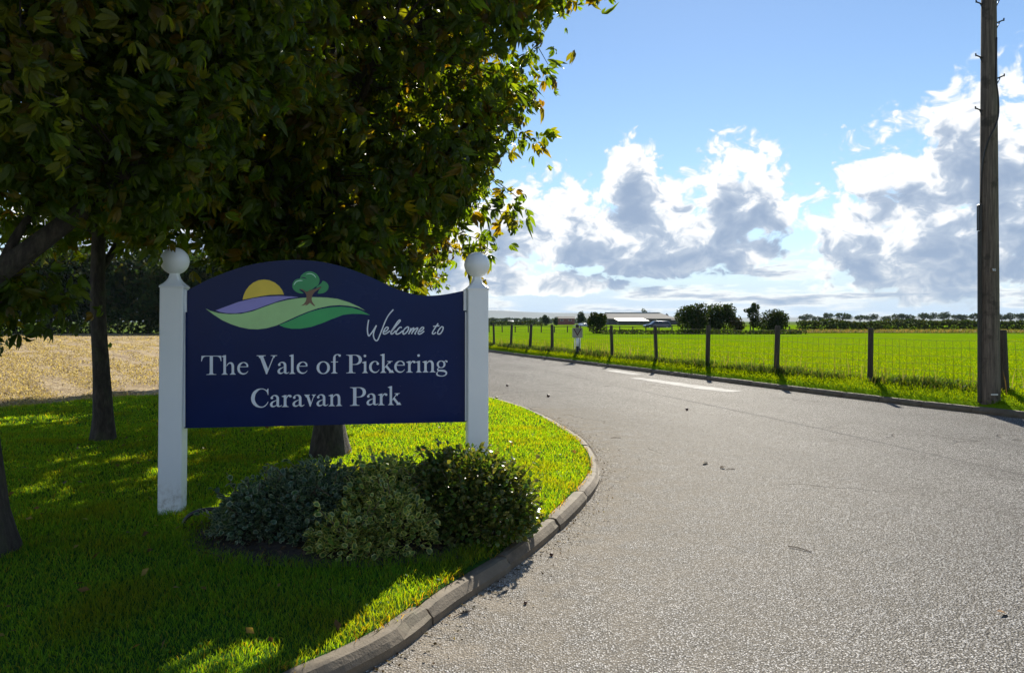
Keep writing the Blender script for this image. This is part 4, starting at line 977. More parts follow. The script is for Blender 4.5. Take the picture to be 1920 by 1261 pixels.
# ------------------------------------------------------------------ utility pole
PX, PY = 7.86, 12.2; PZ = .26
pole = empty('utility_pole', (PX, PY, PZ)); tag(pole, 'tall weathered timber utility pole with step irons on the verge', 'pole')
rings = []
for z in np.linspace(-.4, 7.6, 30):
    r0 = .154-.0068*z; rings.append([(r0*(1+.02*math.sin(t*3+z*.7))*math.cos(t*math.pi/12)-.002*z, r0*math.sin(t*math.pi/12), z) for t in range(24)])
MB().loft(rings).build('shaft', M['pole'], pole)
def pz(py): return 1.5+(602-py)/1390*PY-PZ
for i, (py_, s) in enumerate(((8, -1), (0, 1), (42, 1), (108, -1), (146, 1), (207, -1))):
    z = pz(py_); r0 = .154-.0068*z; m = MB()
    m.tube([(s*(r0-.02), -.01, z-.02), (s*(r0+.115), -.01, z+.035)], .011, 6); m.tube([(s*(r0+.115), -.01, z+.02), (s*(r0+.118), -.01, z+.065)], .011, 6)
    m.tube([(s*(r0-.01), -.01, z-.12), (s*(r0+.05), -.01, z+.005)], .008, 6)
    m.build('step_iron', M['steel'], pole)
cab = []
for py_, th in ((75, -62), (110, -66), (150, -72), (185, -40), (215, -38), (240, -80), (262, -120), (290, -150), (330, -172), (380, -180)):
    z = pz(py_); r0 = .154-.0068*z+.008; cab.append((r0*math.cos(R(th))-.002*z, r0*math.sin(R(th)), z))
MB().tube(spline(cab, 5), .013, 6).build('cable', M['black'], pole)
MB().bbox(-.192, -.145, -.045, .045, pz(432), pz(383), .012).build('cable_joint', M['black'], pole)
MB().bbox(-.184, -.138, -.035, .035, -.1, pz(433), .008).build('cable_cover', M['steel'], pole)
m = MB(); z0 = pz(511)
m.add([(x, -math.sqrt(max(.0, (.154-.0068*z0+.004)**2-x*x)), z) for z in (z0, z0+.07) for x in (-.07, -.035, 0, .03)], [(0, 1, 5, 4), (1, 2, 6, 5), (2, 3, 7, 6)])
pl = m.build('number_plate', simple('plate_brown', (.09, .06, .03), .5), pole)
m = MB(); m.bbox(-.075, .035, -.166, -.146, .04, .062, .003); m.build('base_tag', simple('tag_white', (.7, .7, .66), .5), pole)
def text_part(body, size, loc, rz, mtl, parent, name='lettering'):
    cu = bpy.data.curves.new(name, 'FONT'); cu.body = body; cu.size = size; cu.align_x = 'CENTER'; cu.align_y = 'CENTER'; cu.extrude = .0005
    t_ = bpy.data.objects.new(name, cu); C.objects.link(t_); bpy.context.view_layer.update()
    me = bpy.data.meshes.new_from_object(t_); bpy.data.objects.remove(t_); me.materials.clear(); me.materials.append(mtl)
    o = link(name, me, None, parent, loc); o.rotation_euler = (R(90), 0, rz); return o
text_part('90', .06, (-.02, -(.154-.0068*z0)-.007, z0+.035), 0, M['v_white'], pole)

# ------------------------------------------------------------------ give way sign on the verge
GX, GY = 2.42, 27.4
gw_ = empty('give_way_sign', (GX, GY, .27), R(-6)); tag(gw_, 'small square road sign with a downward triangle on a black and white post', 'sign')
MB().tube([(0, .03, -.2), (0, .03, .30)], .055, 10).build('post', M['black'], gw_)
MB().tube([(0, .03, .301), (0, .03, .62)], .062, 10).build('post_band', M['white'], gw_)
MB().tube([(0, .03, .621), (0, .03, .98)], .055, 10).build('post', M['black'], gw_)
MB().bbox(-.12, -.085, .0, .05, .22, .58, .004).build('side_batten', M['white'], gw_); MB().bbox(.085, .115, .0, .05, .24, .60, .004).build('side_batten', M['white'], gw_)
MB().bbox(-.19, .19, -.045, -.03, .62, .99, .01).build('plate', simple('plate_grey', (.30, .30, .25), .6), gw_)
def tri(k, y, m_, name): MB().ngon([(-.155*k, y, .955-.03*(1-k)), (0, y, .955-.03*(1-k)-.27*k-.03*(1-k)), (.155*k, y, .955-.03*(1-k))], .003).build(name, m_, gw_)
tri(1.0, -.050, simple('sign_red', (.075, .022, .024), .6), 'triangle_border'); tri(.66, -.0545, simple('sign_cream', (.26, .26, .24), .6), 'triangle_face')
text_part('GIVE', .05, (0, -.0585, .905), 0, M['black'], gw_); text_part('WAY', .045, (0, -.0585, .862), 0, M['black'], gw_)

# ------------------------------------------------------------------ far trees, bushes and hedges
QT = quad_tpl()
def foliage_mesh(lobes, n, size, cols, seed, name='crown', shell=.5, mtl=None):
    """leaf-spray faces spread through ellipsoid lobes (cx, cy, cz, rx, ry, rz)"""
    rs = np.random.default_rng(seed); L = np.array(lobes, float); w = L[:, 3]*L[:, 4]*L[:, 5]; w = w**.75; ids = rs.choice(len(L), n, p=w/w.sum())
    v = rs.normal(size=(n, 3)); v /= np.linalg.norm(v, axis=1)[:, None]
    wob = np.array([1+.26*mnoise.noise(Vector((a[0]*2.2+seed, a[1]*2.2, a[2]*2.2)))+.14*mnoise.noise(Vector((a[0]*6, a[1]*6+seed, a[2]*6))) for a in v])
    k = 1-(rs.random(n)**2)*shell
    pos = L[ids, :3]+v*L[ids, 3:]*(k*wob)[:, None]; pos[:, 2] = np.maximum(pos[:, 2], .03)
    ax = v*.5+rs.normal(0, .7, (n, 3)); R3 = rot_mats(ax, rs.uniform(-3, 3, n)); sc = size*rs.uniform(.6, 1.5, n)
    c = np.array(cols)[rs.integers(0, len(cols), n)]*rs.uniform(.65, 1.3, (n, 1))
    V, F, Cc = scatter(QT, pos, R3, sc, c)
    return mesh_np(name, V, F, 3, False, Cc, mtl or M['farleaf'])
G_DARK = [(.022, .045, .014), (.030, .058, .016), (.040, .066, .018), (.055, .06, .02)]
G_OLIVE = [(.05, .065, .018), (.065, .07, .02), (.04, .06, .016)]
G_FAR = [(.028, .05, .024), (.036, .06, .026), (.045, .062, .03)]
def at_px(px, d): return ((px-960)/1390.0*d, d)
def zpx(py, d): return 1.5+(602-py)/1390.0*d
def bush(name, label, cat, px, d, w_px, top_py, base_z, n, cols, seed, size=None, trunk=True, lobes=None, group=None):
    x, y = at_px(px, d); w = w_px*d/1390.0; h = zpx(top_py, d)-base_z; root = empty(name, (x, y, base_z)); tag(root, label, cat, group)
    rs = random.Random(seed)
    if lobes is None:
        lobes = [(0, 0, h*.46, w*.40, w*.38, h*.46)]
        for q in range(7):
            a = rs.uniform(0, 6.28); r_ = rs.uniform(.12, .27)*w
            lobes.append((r_*math.cos(a), r_*math.sin(a), h*rs.uniform(.3, .72), w*rs.uniform(.16, .26), w*rs.uniform(.16, .26), h*rs.uniform(.2, .3)))
    tag(link('crown', foliage_mesh(lobes, n, size or w*.09, cols, seed), None, root), kind='stuff')
    if trunk:
        m = MB(); m.tube([(0, 0, -.2), (w*.01, 0, h*.3), (w*.03, .02, h*.6)], [w*.045, w*.035, w*.02], 7)
        for q in range(4):
            a = rs.uniform(0, 6.28); m.tube([(w*.01, 0, h*.25), (w*.14*math.cos(a), w*.14*math.sin(a), h*.5), (w*.25*math.cos(a), w*.25*math.sin(a), h*.68)], [w*.022, w*.015, w*.006], 5)
        m.build('trunk', M['bark'], root)
    return root
BZ = FZ-.03
bush('round_bush', 'rounded dark bush in front of the barn, nearest the give way sign', 'bush', 1119, 70, 44, 583, BZ, 3000, G_DARK+G_OLIVE, 21, .17)
bush('large_bush', 'widest dark bush, leftmost of the clump right of the barn', 'bush', 1297, 69, 74, 566, BZ, 4200, G_DARK, 22, .19)
bush('large_bush', 'dark bush with twiggy top in the middle of the clump right of the barn', 'bush', 1347, 71, 76, 564, BZ, 4200, G_DARK, 23, .19)
bush('brown_bush', 'low brownish bush at the right end of the clump near the barn', 'bush', 1381, 70, 34, 590, BZ, 1500, G_OLIVE+[(.09, .06, .025)], 24, .16)
x_, y_ = at_px(1412, 74); hh = zpx(567, 74)-BZ
bush('young_tree', 'slim ragged young tree standing between two dark bushes', 'tree', 1412, 74, 36, 567, BZ, 1400, G_DARK, 25, .17, True,
     [(0, 0, hh*.62, .55, .55, hh*.24), (-.4, 0, hh*.74, .5, .4, .22), (.25, 0, hh*.84, .42, .4, .3), (.1, 0, hh*.35, .45, .4, .5), (.15, .1, hh*.94, .22, .22, .16)])
bush('domed_bush', 'smooth domed dark bush, rightmost before the long hedge', 'bush', 1449, 72, 70, 577, BZ, 3800, G_DARK, 26, .17)
bush('field_tree', 'small round tree left of the narrow conifer and brick building', 'tree', 1023, 195, 20, 589.5, BZ, 900, G_FAR, 27, .36)
bush('conifer', 'narrow dark conifer against the brick building wall', 'tree', 1042, 200, 11, 592.5, BZ, 700, G_DARK, 28, .3)
bush('field_tree', 'upright tree between the brick building and the round bush', 'tree', 1090, 185, 17, 581, BZ, 900, G_FAR, 29, .36)
bush('shade_tree', 'round tree crown showing above the barn ridge', 'tree', 1211, 320, 23, 578.5, -.3, 900, G_DARK, 30, .6)

def hedge(name, label, P, w, h, base, n, size, cols, seed, mtl=None):
    """hedge along a curve, in its own thickness and height"""
    rs = np.random.default_rng(seed); Q = resample(P, 300); i = rs.integers(0, 299, n); f = rs.random(n)[:, None]; p = Q[i]*(1-f)+Q[i+1]*f
    a = rs.uniform(0, math.pi, n); k = 1-.35*rs.random(n)**2
    hv = np.array([1+.28*mnoise.noise(Vector((q[0]*.25, q[1]*.25, seed)))+.12*mnoise.noise(Vector((q[0]*1.1, q[1]*1.1, seed))) for q in p])
    T = np.gradient(Q, axis=0)[i]; T /= np.linalg.norm(T, axis=1)[:, None]; N = np.stack([-T[:, 1], T[:, 0]], 1)
    xy = p+N*(np.cos(a)*w/2*k)[:, None]; z = base+h*hv*np.where(rs.random(n) < .4, np.minimum(np.sin(a)*1.5, 1.0)*k*rs.uniform(.8, 1.0, n), rs.random(n)**1.25)
    pos = np.c_[xy, z]; o0 = np.array([Q[150, 0], Q[150, 1], base]); ax = rs.normal(0, 1, (n, 3)); R3 = rot_mats(ax, rs.uniform(-3, 3, n))
    c = np.array(cols)[rs.integers(0, len(cols), n)]*rs.uniform(.65, 1.3, (n, 1))
    V, F, Cc = scatter(QT, pos-o0, R3, size*rs.uniform(.6, 1.5, n), c)
    root = empty(name, o0); tag(root, label, 'hedge')
    tag(link('foliage', mesh_np('foliage', V, F, 3, False, Cc, mtl or M['farleaf']), None, root), kind='stuff')
    m = MB()
    for q in range(0, 300, 6): m.tube([(Q[q, 0]-o0[0], Q[q, 1]-o0[1], -.1), (Q[q, 0]-o0[0]+.05, Q[q, 1]-o0[1], h*.6)], [.05, .03], 4)
    tag(m.build('stems', M['twig'], root), kind='stuff')
    return root
hedge('field_hedge', 'long dark hedge across the field behind the utility pole', [(36, 93), (48, 94), (62, 92), (78, 90), (100, 86)], 1.8, 1.30, BZ, 17000, .27, G_DARK+[(.05, .075, .02)], 41)
hedge('dark_ditch_strip', 'low dark strip standing in for the shaded ditch under the bushes in front of the barn', [(8.0, 66), (13, 65.5), (19, 65), (26, 66)], 1.4, .42, BZ, 3500, .16, G_DARK, 42)  # added foliage, its dark colour stands in for the shaded ditch
hedge('boundary_hedge', 'thin dark clipped hedge far across the field, right of the white post', [(-40, 206), (-20, 205), (-5, 204), (8.5, 203)], 2.0, 1.25, BZ, 4500, .42, G_DARK, 43)
# rough strip of tawny grass in front of the long hedge
strip('rough_grass_strip', np.array([(28, 72), (45, 74), (70, 72), (95, 68)]), np.array([(34, 91), (48, 92.5), (68, 90), (100, 84)]), 4, 12, lambda x, y, t: FZ+.062+0*x, M['rough'])
n = 9000; t1 = rng.random(n); t2 = rng.random(n); rx = 28+62*t1+4*t2; ry = 72+18*t2
tc_ = np.array([(.17, .14, .05), (.22, .16, .08), (.12, .14, .03), (.09, .10, .03)])[rng.integers(0, 4, n)]*rng.uniform(.7, 1.3, (n, 1))
tag(blades(rx, ry, np.full(n, FZ+.02), rng.uniform(.12, .34, n), rng.uniform(.06, .14, n), tc_, 1.0, 'rough_grass', M['weed']), 'tawny rough grass in front of the long hedge', 'grass', kind='stuff')

# the far row of trees beyond the hedge
TL = [(1510, 30, 587.5), (1533, 23, 591), (1553, 21, 584), (1579, 37, 584), (1612, 21, 588.6), (1632, 28, 587.5), (1661, 21, 590), (1683, 28, 585.7), (1707, 21, 587), (1730, 21, 584), (1746, 21, 584.7), (1769, 26, 582), (1794, 23, 587), (1810, 16, 587.5), (1827, 19, 585), (1879, 15, 587.5), (1895, 21, 584), (1913, 21, 584.7)]
TD = 430; protos = []
for v in range(5):
    rs = random.Random(100+v); lob = [(0, 0, .66, .40, .38, .24)]
    for q in range(8):
        a = rs.uniform(0, 6.28); lob.append((.30*math.cos(a), .30*math.sin(a), rs.uniform(.48, .82), rs.uniform(.15, .24), .2, rs.uniform(.10, .17)))
    cm = foliage_mesh(lob, 520, .10, G_FAR, 60+v)
    tm = MB(); tm.tube([(0, 0, -.05), (.01, 0, .25), (.02, 0, .55)], [.045, .035, .02], 6)
    for q in range(4):
        a = rs.uniform(0, 6.28); tm.tube([(0, 0, .25), (.14*math.cos(a), .14*math.sin(a), .45), (.24*math.cos(a), .24*math.sin(a), .6)], [.02, .014, .006], 4)
    protos.append((cm, tm.mesh('trunk', M['bark'])))
names_ = ['first', 'second', 'third', 'fourth', 'fifth', 'sixth', 'seventh', 'eighth', 'ninth', 'tenth', 'eleventh', 'twelfth', 'thirteenth', 'fourteenth', 'fifteenth']
for i, (px, w, py) in enumerate(TL):
    d = TD+random.uniform(-15, 15); x, y = at_px(px, d); root = empty('row_tree', (x, y, -.35), random.uniform(0, 6)); s_ = w*d/1390*1.05; h_ = zpx(py, d)+.35
    root.scale = (s_, s_, h_)
    lab = f'{names_[i]} from the left of the distant tree row above the long hedge' if i < 15 else ['distant tree just right of the utility pole above the hedge', 'distant tree second to the right of the utility pole', 'distant tree cut by the right edge of the picture'][i-15]
    tag(root, lab, 'tree', 'distant row of trees beyond the hedge')
    cm, tm = protos[i % 5]
    tag(link('crown', cm, None, root), kind='stuff'); link('trunk', tm, None, root)
# hazy trees before the hills
for i, (px, d, w, py, lab) in enumerate([(926, 520, 14, 594, 'hazy distant tree just right of the white sign post'), (951, 600, 18, 593.5, 'hazy distant pair-like round tree before the hills'), (967, 560, 13, 594.5, 'dark hazy tree right of the pale distant roof'), (985, 560, 9, 593, 'narrow hazy tree before the hills'), (1003, 620, 24, 596, 'low wide hazy tree left of the small round field tree')]):
    x, y = at_px(px, d); root = empty('hazy_tree', (x, y, -.35)); s_ = w*d/1390; root.scale = (s_, s_, zpx(py, d)+.35)
    tag(root, lab, 'tree', 'hazy trees before the hills'); cm, tm = protos[i % 5]; tag(link('crown', cm, None, root), kind='stuff'); link('trunk', tm, None, root)
hedge('distant_wood', 'hazy strip of distant woodland below the hills', [(-90, 640), (-30, 650), (40, 660), (90, 670)], 20, 4.2, -.35, 2500, 2.2, G_FAR, 44)

# dark wood behind the stubble field
wood = [(-74, 92, 15, 12.5), (-66, 90, 13, 11.5), (-58, 93, 14, 13), (-51, 90, 12, 11), (-45, 92, 13, 12.5), (-39.5, 90, 11, 10), (-33, 93, 14, 12.5), (-26, 90, 12, 11)]
wl = ['at the far left', 'second from the left', 'third from the left', 'left of the straight black trunk', 'right of the straight black trunk', 'beside the left white post', 'behind the left of the sign', 'behind the middle of the sign']
for i, (x, y, w, h) in enumerate(wood):
    root = empty('wood_tree', (x, y, -.1)); tag(root, f'dark tree of the wood across the stubble, {wl[i]}', 'tree', 'dark wood across the stubble field')
    rs = random.Random(i); lob = [(0, 0, h*.55, w*.42, w*.4, h*.42)]+[(w*.3*math.cos(a), w*.3*math.sin(a), h*rs.uniform(.3, .7), w*.25, w*.25, h*.22) for a in [rs.uniform(0, 6.28) for _ in range(6)]]
    tag(link('crown', foliage_mesh(lob, 4200, .75, G_DARK, 80+i, shell=.6), None, root), kind='stuff')
    MB().tube([(0, 0, -.2), (.1, 0, h*.35), (.2, 0, h*.7)], [.35, .28, .12], 8).build('trunk', M['bark'], root)
hedge('wood_hedge', 'dark hedge along the far edge of the stubble field', [(-80, 87), (-60, 87.4), (-40, 87), (-20, 87.5)], 2.4, 2.6, 0, 9000, .42, G_DARK, 45)

# ------------------------------------------------------------------ second, low rail fence across the field
f2 = empty('field_rail_fence', (4, 76, BZ)); tag(f2, 'low post and rail fence across the middle of the green field', 'fence')
p2_ = [(917+24.5*i) for i in range(24)]
pts2 = []
for i, px in enumerate(p2_):
    d = 78-.10*i; x, y = at_px(px, d); h = .72+random.uniform(-.05, .05); pts2.append((x-4, y-76, h))
    MB().bbox(x-4-.055, x-4+.055, y-76-.055, y-76+.055, -.2, h, .01).build('post', M['fpost'], f2)
for a, b in zip(pts2[:-1], pts2[1:]):
    MB().tube([(a[0], a[1]-.07, a[2]-.06), (b[0], b[1]-.07, b[2]-.06)], .03, 5).build('rail', M['fpost'], f2)

# ------------------------------------------------------------------ barn, lean-to, brick building, parked cars
M['sheet'] = simple('fibre_cement_roof', (.07, .07, .075), .9, .15, .6); M['barnwall'] = simple('barn_wall', (.06, .06, .065), .8, .2, .5)
M['ridge'] = simple('ridge_bright', (.75, .75, .73), .4, .1, 1); M['pink'] = simple('shed_roof', (.42, .32, .26), .6, .12, .8)
M['brick'] = simple('red_brick', (.20, .07, .05), .85, .2, 1.2); M['glass'] = simple('window_glass', (.03, .035, .04), .08, .1, 3)
M['frame'] = simple('window_frame', (.62, .62, .60), .5)
BD = 250.0
def bxy(px, d=BD): return (px-960)/1390*d
barn = empty('barn', (bxy(1190), BD, -.3)); tag(barn, 'long low grey-roofed barn across the field', 'barn')
L0, L1 = bxy(1136)-bxy(1190), bxy(1250)-bxy(1190); zr = zpx(586.2, BD)+.3; ze = zpx(596.5, BD)+.3; dp = 7.0
MB().add([(L0, -dp, 0), (L1, -dp, 0), (L1, dp, 0), (L0, dp, 0), (L0, -dp, ze), (L1, -dp, ze), (L1, dp, ze), (L0, dp, ze), (L0, 0, zr-.1), (L1, 0, zr-.1)],
         [(0, 1, 5, 4), (1, 2, 6, 9, 5), (2, 3, 7, 6), (3, 0, 4, 8, 7)]).build('wall', M['barnwall'], barn)
rf = MB()
for s in (-1, 1):
    e = [(L0-.4, s*(dp+.5), ze-.12), (L1+1.8, s*(dp+.5), ze-.12), (L1-2.2, 0, zr), (L0-.4, 0, zr)]
    rf.add([(p[0], p[1], p[2]) for p in e]+[(p[0], p[1], p[2]-.12) for p in e], [(0, 1, 2, 3), (7, 6, 5, 4), (0, 4, 5, 1), (1, 5, 6, 2), (3, 2, 6, 7), (0, 3, 7, 4)])
roof = rf.build('roof', M['sheet'], barn)
MB().bbox(L0-.4, L1-2.3, -.28, .28, zr-.02, zr+.20, .05).build('ridge_cap', M['ridge'], roof)
for k in range(10):
    x = L0+1.2+k*(L1-L0-2.4)/9; MB().box(x-.04, x+.04, -dp-.55, -.3, ze-.10, ze-.08).build('roof_rib', M['sheet'], roof).rotation_euler = (0, 0, 0)
for k in range(5):
    x = L0+1.5+k*3.4; w_ = MB().box(x, x+1.3, -dp-.04, -dp-.004, ze-1.15, ze-.35).build('window', M['glass'], barn)
    MB().box(x-.08, x+1.38, -dp-.03, -dp-.002, ze-.34, ze-.27).build('frame', M['frame'], w_)
MB().box(L0-.05, L0-.003, -1.6, 1.6, 0, ze-.2).build('door', M['sheet'], barn)
MB().bbox(L0-.14, L0-.02, -2.6, -2.0, ze-.25, ze+.05, .03).build('wall_lamp', M['ridge'], barn)
lean = empty('lean_to_shed', (bxy(1186, 225), 225, -.3)); tag(lean, 'lean-to shed with pale pink roof in front of the barn', 'shed')
w0, w1 = bxy(1160, 225)-bxy(1186, 225), bxy(1216, 225)-bxy(1186, 225); za, zb_ = zpx(596.3, 225)+.3, zpx(600.8, 225)+.3
MB().add([(w0, 0, 0), (w1, 0, 0), (w1, 4, 0), (w0, 4, 0), (w0, 0, zb_-.1), (w1, 0, zb_-.1), (w1, 4, za-.1), (w0, 4, za-.1)], [(0, 1, 5, 4), (1, 2, 6, 5), (2, 3, 7, 6), (3, 0, 4, 7)]).build('wall', M['barnwall'], lean)
e = [(w0-.2, -.35, zb_-.05), (w1+.2, -.35, zb_-.05), (w1-.9, 4.2, za), (w0-.9, 4.2, za)]
MB().add(e+[(p[0], p[1], p[2]-.08) for p in e], [(0, 1, 2, 3), (7, 6, 5, 4), (0, 4, 5, 1), (1, 5, 6, 2), (2, 6, 7, 3), (3, 7, 4, 0)]).build('roof', M['pink'], lean)
for k in range(3): MB().box(w0+.8+k*2.8, w0+2.6+k*2.8, -.04, -.003, .9, zb_-.5).build('window', M['glass'], lean)
side = empty('side_shed', (bxy(1262, 255), 255, -.3)); tag(side, 'small grey shed at the right end of the barn', 'shed')
MB().box(-1.9, 2.6, 0, 6, 0, 2.3).build('wall', M['barnwall'], side)
MB().add([(-2.2, -.3, 2.15), (2.9, -.3, 2.15), (2.9, 3, 3.1), (-2.2, 3, 3.1), (2.9, 6.3, 2.15), (-2.2, 6.3, 2.15)], [(0, 1, 2, 3), (3, 2, 4, 5)]).build('roof', M['sheet'], side)
MB().box(-.6, .7, -.05, -.003, 0, 1.9).build('door', M['sheet'], side)
br = empty('brick_building', (bxy(1062, 300), 300, -.3)); tag(br, 'low red brick building with a long roof and two windows', 'building')
w = 15.5*300/1390; zt = zpx(596.5, 300)+.3; zr_ = zpx(593.6, 300)+.3
MB().box(-w, w, 0, 6, 0, zt-.02).build('wall', M['brick'], br)
MB().add([(-w-.2, -.3, zt-.05), (w+.2, -.3, zt-.05), (w+.2, 3, zr_+.25), (-w-.2, 3, zr_+.25), (w+.2, 6.3, zt-.05), (-w-.2, 6.3, zt-.05)], [(0, 1, 2, 3), (3, 2, 4, 5), (0, 3, 5), (1, 4, 2)]).build('roof', M['sheet'], br)
for x in (-w*.55, w*.45):
    w_ = MB().box(x-.55, x+.55, -.06, -.003, zt-1.1, zt-.45).build('window', M['frame'], br); MB().box(x-.45, x+.45, -.075, -.062, zt-1.05, zt-.5).build('pane', M['glass'], w_)
pale = empty('distant_shed', (bxy(958, 480), 480, -.3)); tag(pale, 'pale-roofed low shed far off among hazy trees', 'shed')
MB().box(-1.6, 1.6, 0, 5, 0, 1.6).build('wall', M['barnwall'], pale); MB().add([(-1.8, -.2, 1.55), (1.8, -.2, 1.55), (1.8, 2.5, 2.4), (-1.8, 2.5, 2.4), (1.8, 5.2, 1.55), (-1.8, 5.2, 1.55)], [(0, 1, 2, 3), (3, 2, 4, 5)]).build('roof', M['ridge'], pale)

def car(loc, rz, col, label, long=4.6, high=1.5, wide=1.78):
    root = empty('parked_car', loc, rz); tag(root, label, 'car', 'cars parked by the barn')
    cm = simple('car_paint', col, .22, .05, 2, Metallic=.5, Coat_Weight=.6)
    h = long/2; prof = [(-h, .42), (-h+.05, .72), (-h+.25, .86), (-h+1.15, .96), (-h+1.85, high-.05), (-h+2.3, high), (h-.75, high), (h-.35, high-.1), (h-.06, .98), (h, .7), (h-.03, .40), (h-.6, .28), (-h+.6, .28)]
    m = MB(); rings = []
    for y, k in ((-wide/2, .93), (-wide/2+.07, .985), (-wide/2+.2, 1.0), (wide/2-.2, 1.0), (wide/2-.07, .985), (wide/2, .93)):
        rings.append([(x*(.985+.015*(k > .98)), y*(1.0 if z < 1.0 else 1-.16*(z-1.0)/(high-1.0)), .28+(z-.28)*k) for x, z in prof])
    m.loft(rings); body = m.build('body', cm, root)
    for s in (-1, 1):
        y0 = s*(wide/2-.055)
        for (a, b) in ((-h+1.75, -h+2.75), (-h+2.83, -h+3.65), (-h+3.72, h-.32)):
            t = min(1, max(0, (a-(-h+1.15))/.8)); pts = [(a+.02, y0+s*.05, .99), (b, y0+s*.05, .99), (b-.02 if b < h-.5 else b-.22, y0-s*.085, high-.12), (a+(.25 if a < -h+1.9 else .0), y0-s*.085, high-.12)]
            MB().ngon(pts if s < 0 else pts[::-1]).build('window', M['glass'], body)
        for x in (-h+.85, h-.85):
            wroot = MB().tube([(x, s*(wide/2-.2), .32), (x, s*(wide/2+.015), .32)], .32, 18).build('wheel', M['black'], root)
            MB().tube([(x, s*(wide/2+.016), .32), (x, s*(wide/2+.03), .32)], .19, 12).build('rim', M['frame'], wroot)
    MB().ngon([(-h+1.17, -.62, 1.0), (-h+1.17, .62, 1.0), (-h+1.80, .54, high-.09), (-h+1.80, -.54, high-.09)]).build('windscreen', M['glass'], body)
    for y in (-.62, .62):
        MB().bbox(-h-.01, -h+.08, y-.16, y+.16, .62, .76, .02).build('headlight', M['ridge'], root)
    return root
car((bxy(1232, 142), 142, -.02), 0.12, (.02, .03, .06), 'dark blue estate car parked in front of the barn, side on', 5.1, 1.58)
car((bxy(1089, 165), 165, -.35), R(35), (.45, .46, .47), 'small silver car parked left of the round dark bush', 3.6, 1.4)

# ------------------------------------------------------------------ litter on the road and lawn
n = 5200; q = resample(near_kerb, 900); si = rng.integers(60, 420, n); nn = inset(q, -1)-q
off = np.abs(rng.exponential(.085, n))+.012; lx = q[si, 0]+nn[si, 0]*off; ly = q[si, 1]+nn[si, 1]*off
ok = (ly > 2.5) & (ly < 12); lx, ly = lx[ok], ly[ok]; n = len(lx)
cl = np.array([(.10, .06, .03), (.16, .11, .06), (.05, .035, .02), (.22, .18, .11)])[rng.integers(0, 4, n)]*rng.uniform(.6, 1.2, (n, 1))
V, F, Cc = scatter(QT, np.c_[lx, ly, np.full(n, .006)], rot_mats(np.c_[rng.normal(0, 1, (n, 2)), rng.normal(0, .25, n)], rng.normal(0, .3, n)), rng.uniform(.006, .022, n), cl)
tag(link('kerb_litter', mesh_np('kerb_litter', V, F, 3, False, Cc, M['weed'])), 'dark crumbs and leaf scraps gathered along the near kerb', 'litter', kind='stuff')
n = 1500; mx_ = rng.uniform(-2.3, .15, n); my_ = rng.uniform(4.1, 5.7, n); ok = inpoly(mx_, my_, bed_poly); mx_, my_ = mx_[ok], my_[ok]; n = len(mx_)
cl = np.array([(.10, .06, .035), (.16, .11, .07), (.06, .04, .025), (.12, .09, .07)])[rng.integers(0, 4, n)]*rng.uniform(.6, 1.2, (n, 1))
V, F, Cc = scatter(QT, np.c_[mx_, my_, lawn_at(mx_, my_)+.034], rot_mats(np.c_[rng.normal(0, 1, (n, 2)), rng.normal(0, .5, n)], rng.normal(0, .5, n)), rng.uniform(.015, .05, n), cl)
tag(link('bed_litter', mesh_np('bed_litter', V, F, 3, False, Cc, M['weed'])), 'dead leaves and scraps lying on the soil bed', 'litter', kind='stuff')
def conker(px, py, label, r_=.02):
    d = 1390*1.5/(py-602); x = (px-960)/1390*d; m = MB(); rings = []
    for i in range(1, 8):
        a = math.pi*i/8; rings.append([(r_*math.sin(a)*math.cos(t*math.pi/5)*(1+.12*math.sin(t*2)), r_*math.sin(a)*math.sin(t*math.pi/5), r_*.9*(1-math.cos(a))*.95) for t in range(10)])
    m.loft(rings); tag(m.build('conker', M['conker'], None, (x, d, 0)), label, 'conker', 'conkers dropped on the road')
conker(951, 724, 'conker on the road nearest the right white post, farthest off', .032); conker(1028, 744, 'conker on the road left of the tar seam, midway', .034); conker(931, 748, 'conker at the lawn edge beside the right post', .03)
conker(1276, 703, 'conker by the far kerb beyond the pale glint marking', .04); conker(1288, 769, 'lone conker in the middle of the road', .026); conker(985, 1132, 'conker lying close to the near kerb in front', .010); conker(1034, 1042, 'conker by the kerb joint below the green shrub', .013)
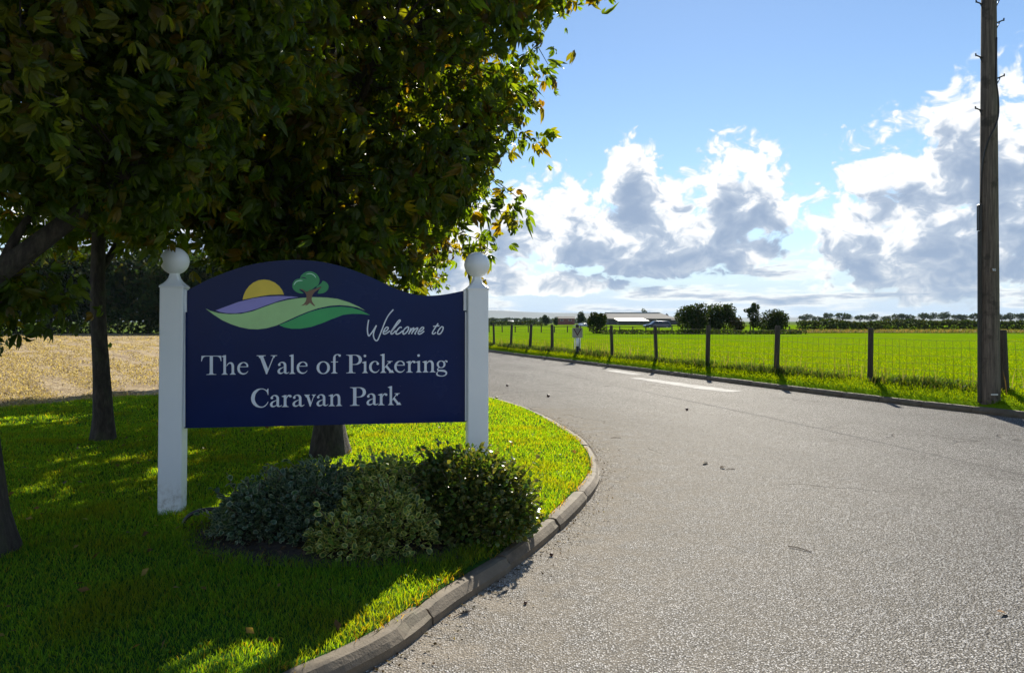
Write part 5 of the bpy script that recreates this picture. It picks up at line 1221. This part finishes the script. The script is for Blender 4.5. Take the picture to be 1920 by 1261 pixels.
def twig(px, py, L, rz, label):
    d = 1390*1.5/(py-602); x = (px-960)/1390*d
    o = MB().tube(spline([(-L/2, 0, .008), (-.1*L, .06*L, .009), (L/2, -.03*L, .005)], 4), [.0032]*9, 5).build('twig', M['twig'], None, (x, d, 0)); o.rotation_euler = (0, 0, rz); tag(o, label, 'twig', 'twigs lying on the road')
twig(1155, 821, .13, .1, 'twig lying on the road beyond the kerb corner'); twig(1500, 1030, .16, -.8, 'thin dark twig on the asphalt right of centre'); twig(866, 1152, .12, .9, 'pale twig against the near kerb in the foreground'); twig(1370, 880, .09, .2, 'short twig beside the brown leaf on the road')
def fallen(px, py, s, rz, label, m_=None, z=None):
    zz = 0 if z is None else z; d = 1390*(1.5-zz)/(py-602); x = (px-960)/1390*d
    P = leaflet(s, s*.26, 0, .25, .5, .15); o = link('fallen_leaf', MB().add(P, [tuple(t) for t in LT], True).mesh('fallen_leaf', m_ or M['deadleaf']), None, None, (x, d, zz+.012+s*.15)); o.rotation_euler = (.2, .15, rz); tag(o, label, 'leaf', 'fallen leaves')
fallen(1868, 1153, .075, .3, 'curled brown leaf alone on the asphalt at lower right'); fallen(1318, 871, .12, 1.0, 'reddish brown leaf on the road in mid distance'); fallen(1361, 879, .09, 2.0, 'brown leaf beside the short twig on the road')
fallen(143, 906, .05, .5, 'pale leaf on the shaded lawn below the black trunk', None, .11); fallen(100, 1020, .06, 2.5, 'pale leaf on the lawn right of the cut-off trunk', None, .11); fallen(323, 1108, .05, 1.2, 'small leaf on the dark lawn in front of the soil bed', None, .11)
fallen(153, 976, .05, .1, 'yellow leaf on the shaded lawn left of the white post', simple('yellow_leaf', (.35, .3, .06), .6), .11)

# ------------------------------------------------------------------ air: faint haze over the plain
hz = MB().box(-9500, 9500, -9500, 9500, -3, 110).build('haze'); tag(hz, 'thin bluish haze over the far plain', 'haze', kind='stuff')
hm = bpy.data.materials.new('haze'); hm.use_nodes = True; g_ = NT(hm.node_tree); g_.n.clear()
pv = g_.node('ShaderNodeVolumePrincipled', {'Color': (.62, .80, 1.0), 'Density': 0.00007, 'Anisotropy': 0.0}); ov = g_.node('ShaderNodeOutputMaterial'); g_.l.new(pv.outputs[0], ov.inputs['Volume'])
hz.data.materials.append(hm)
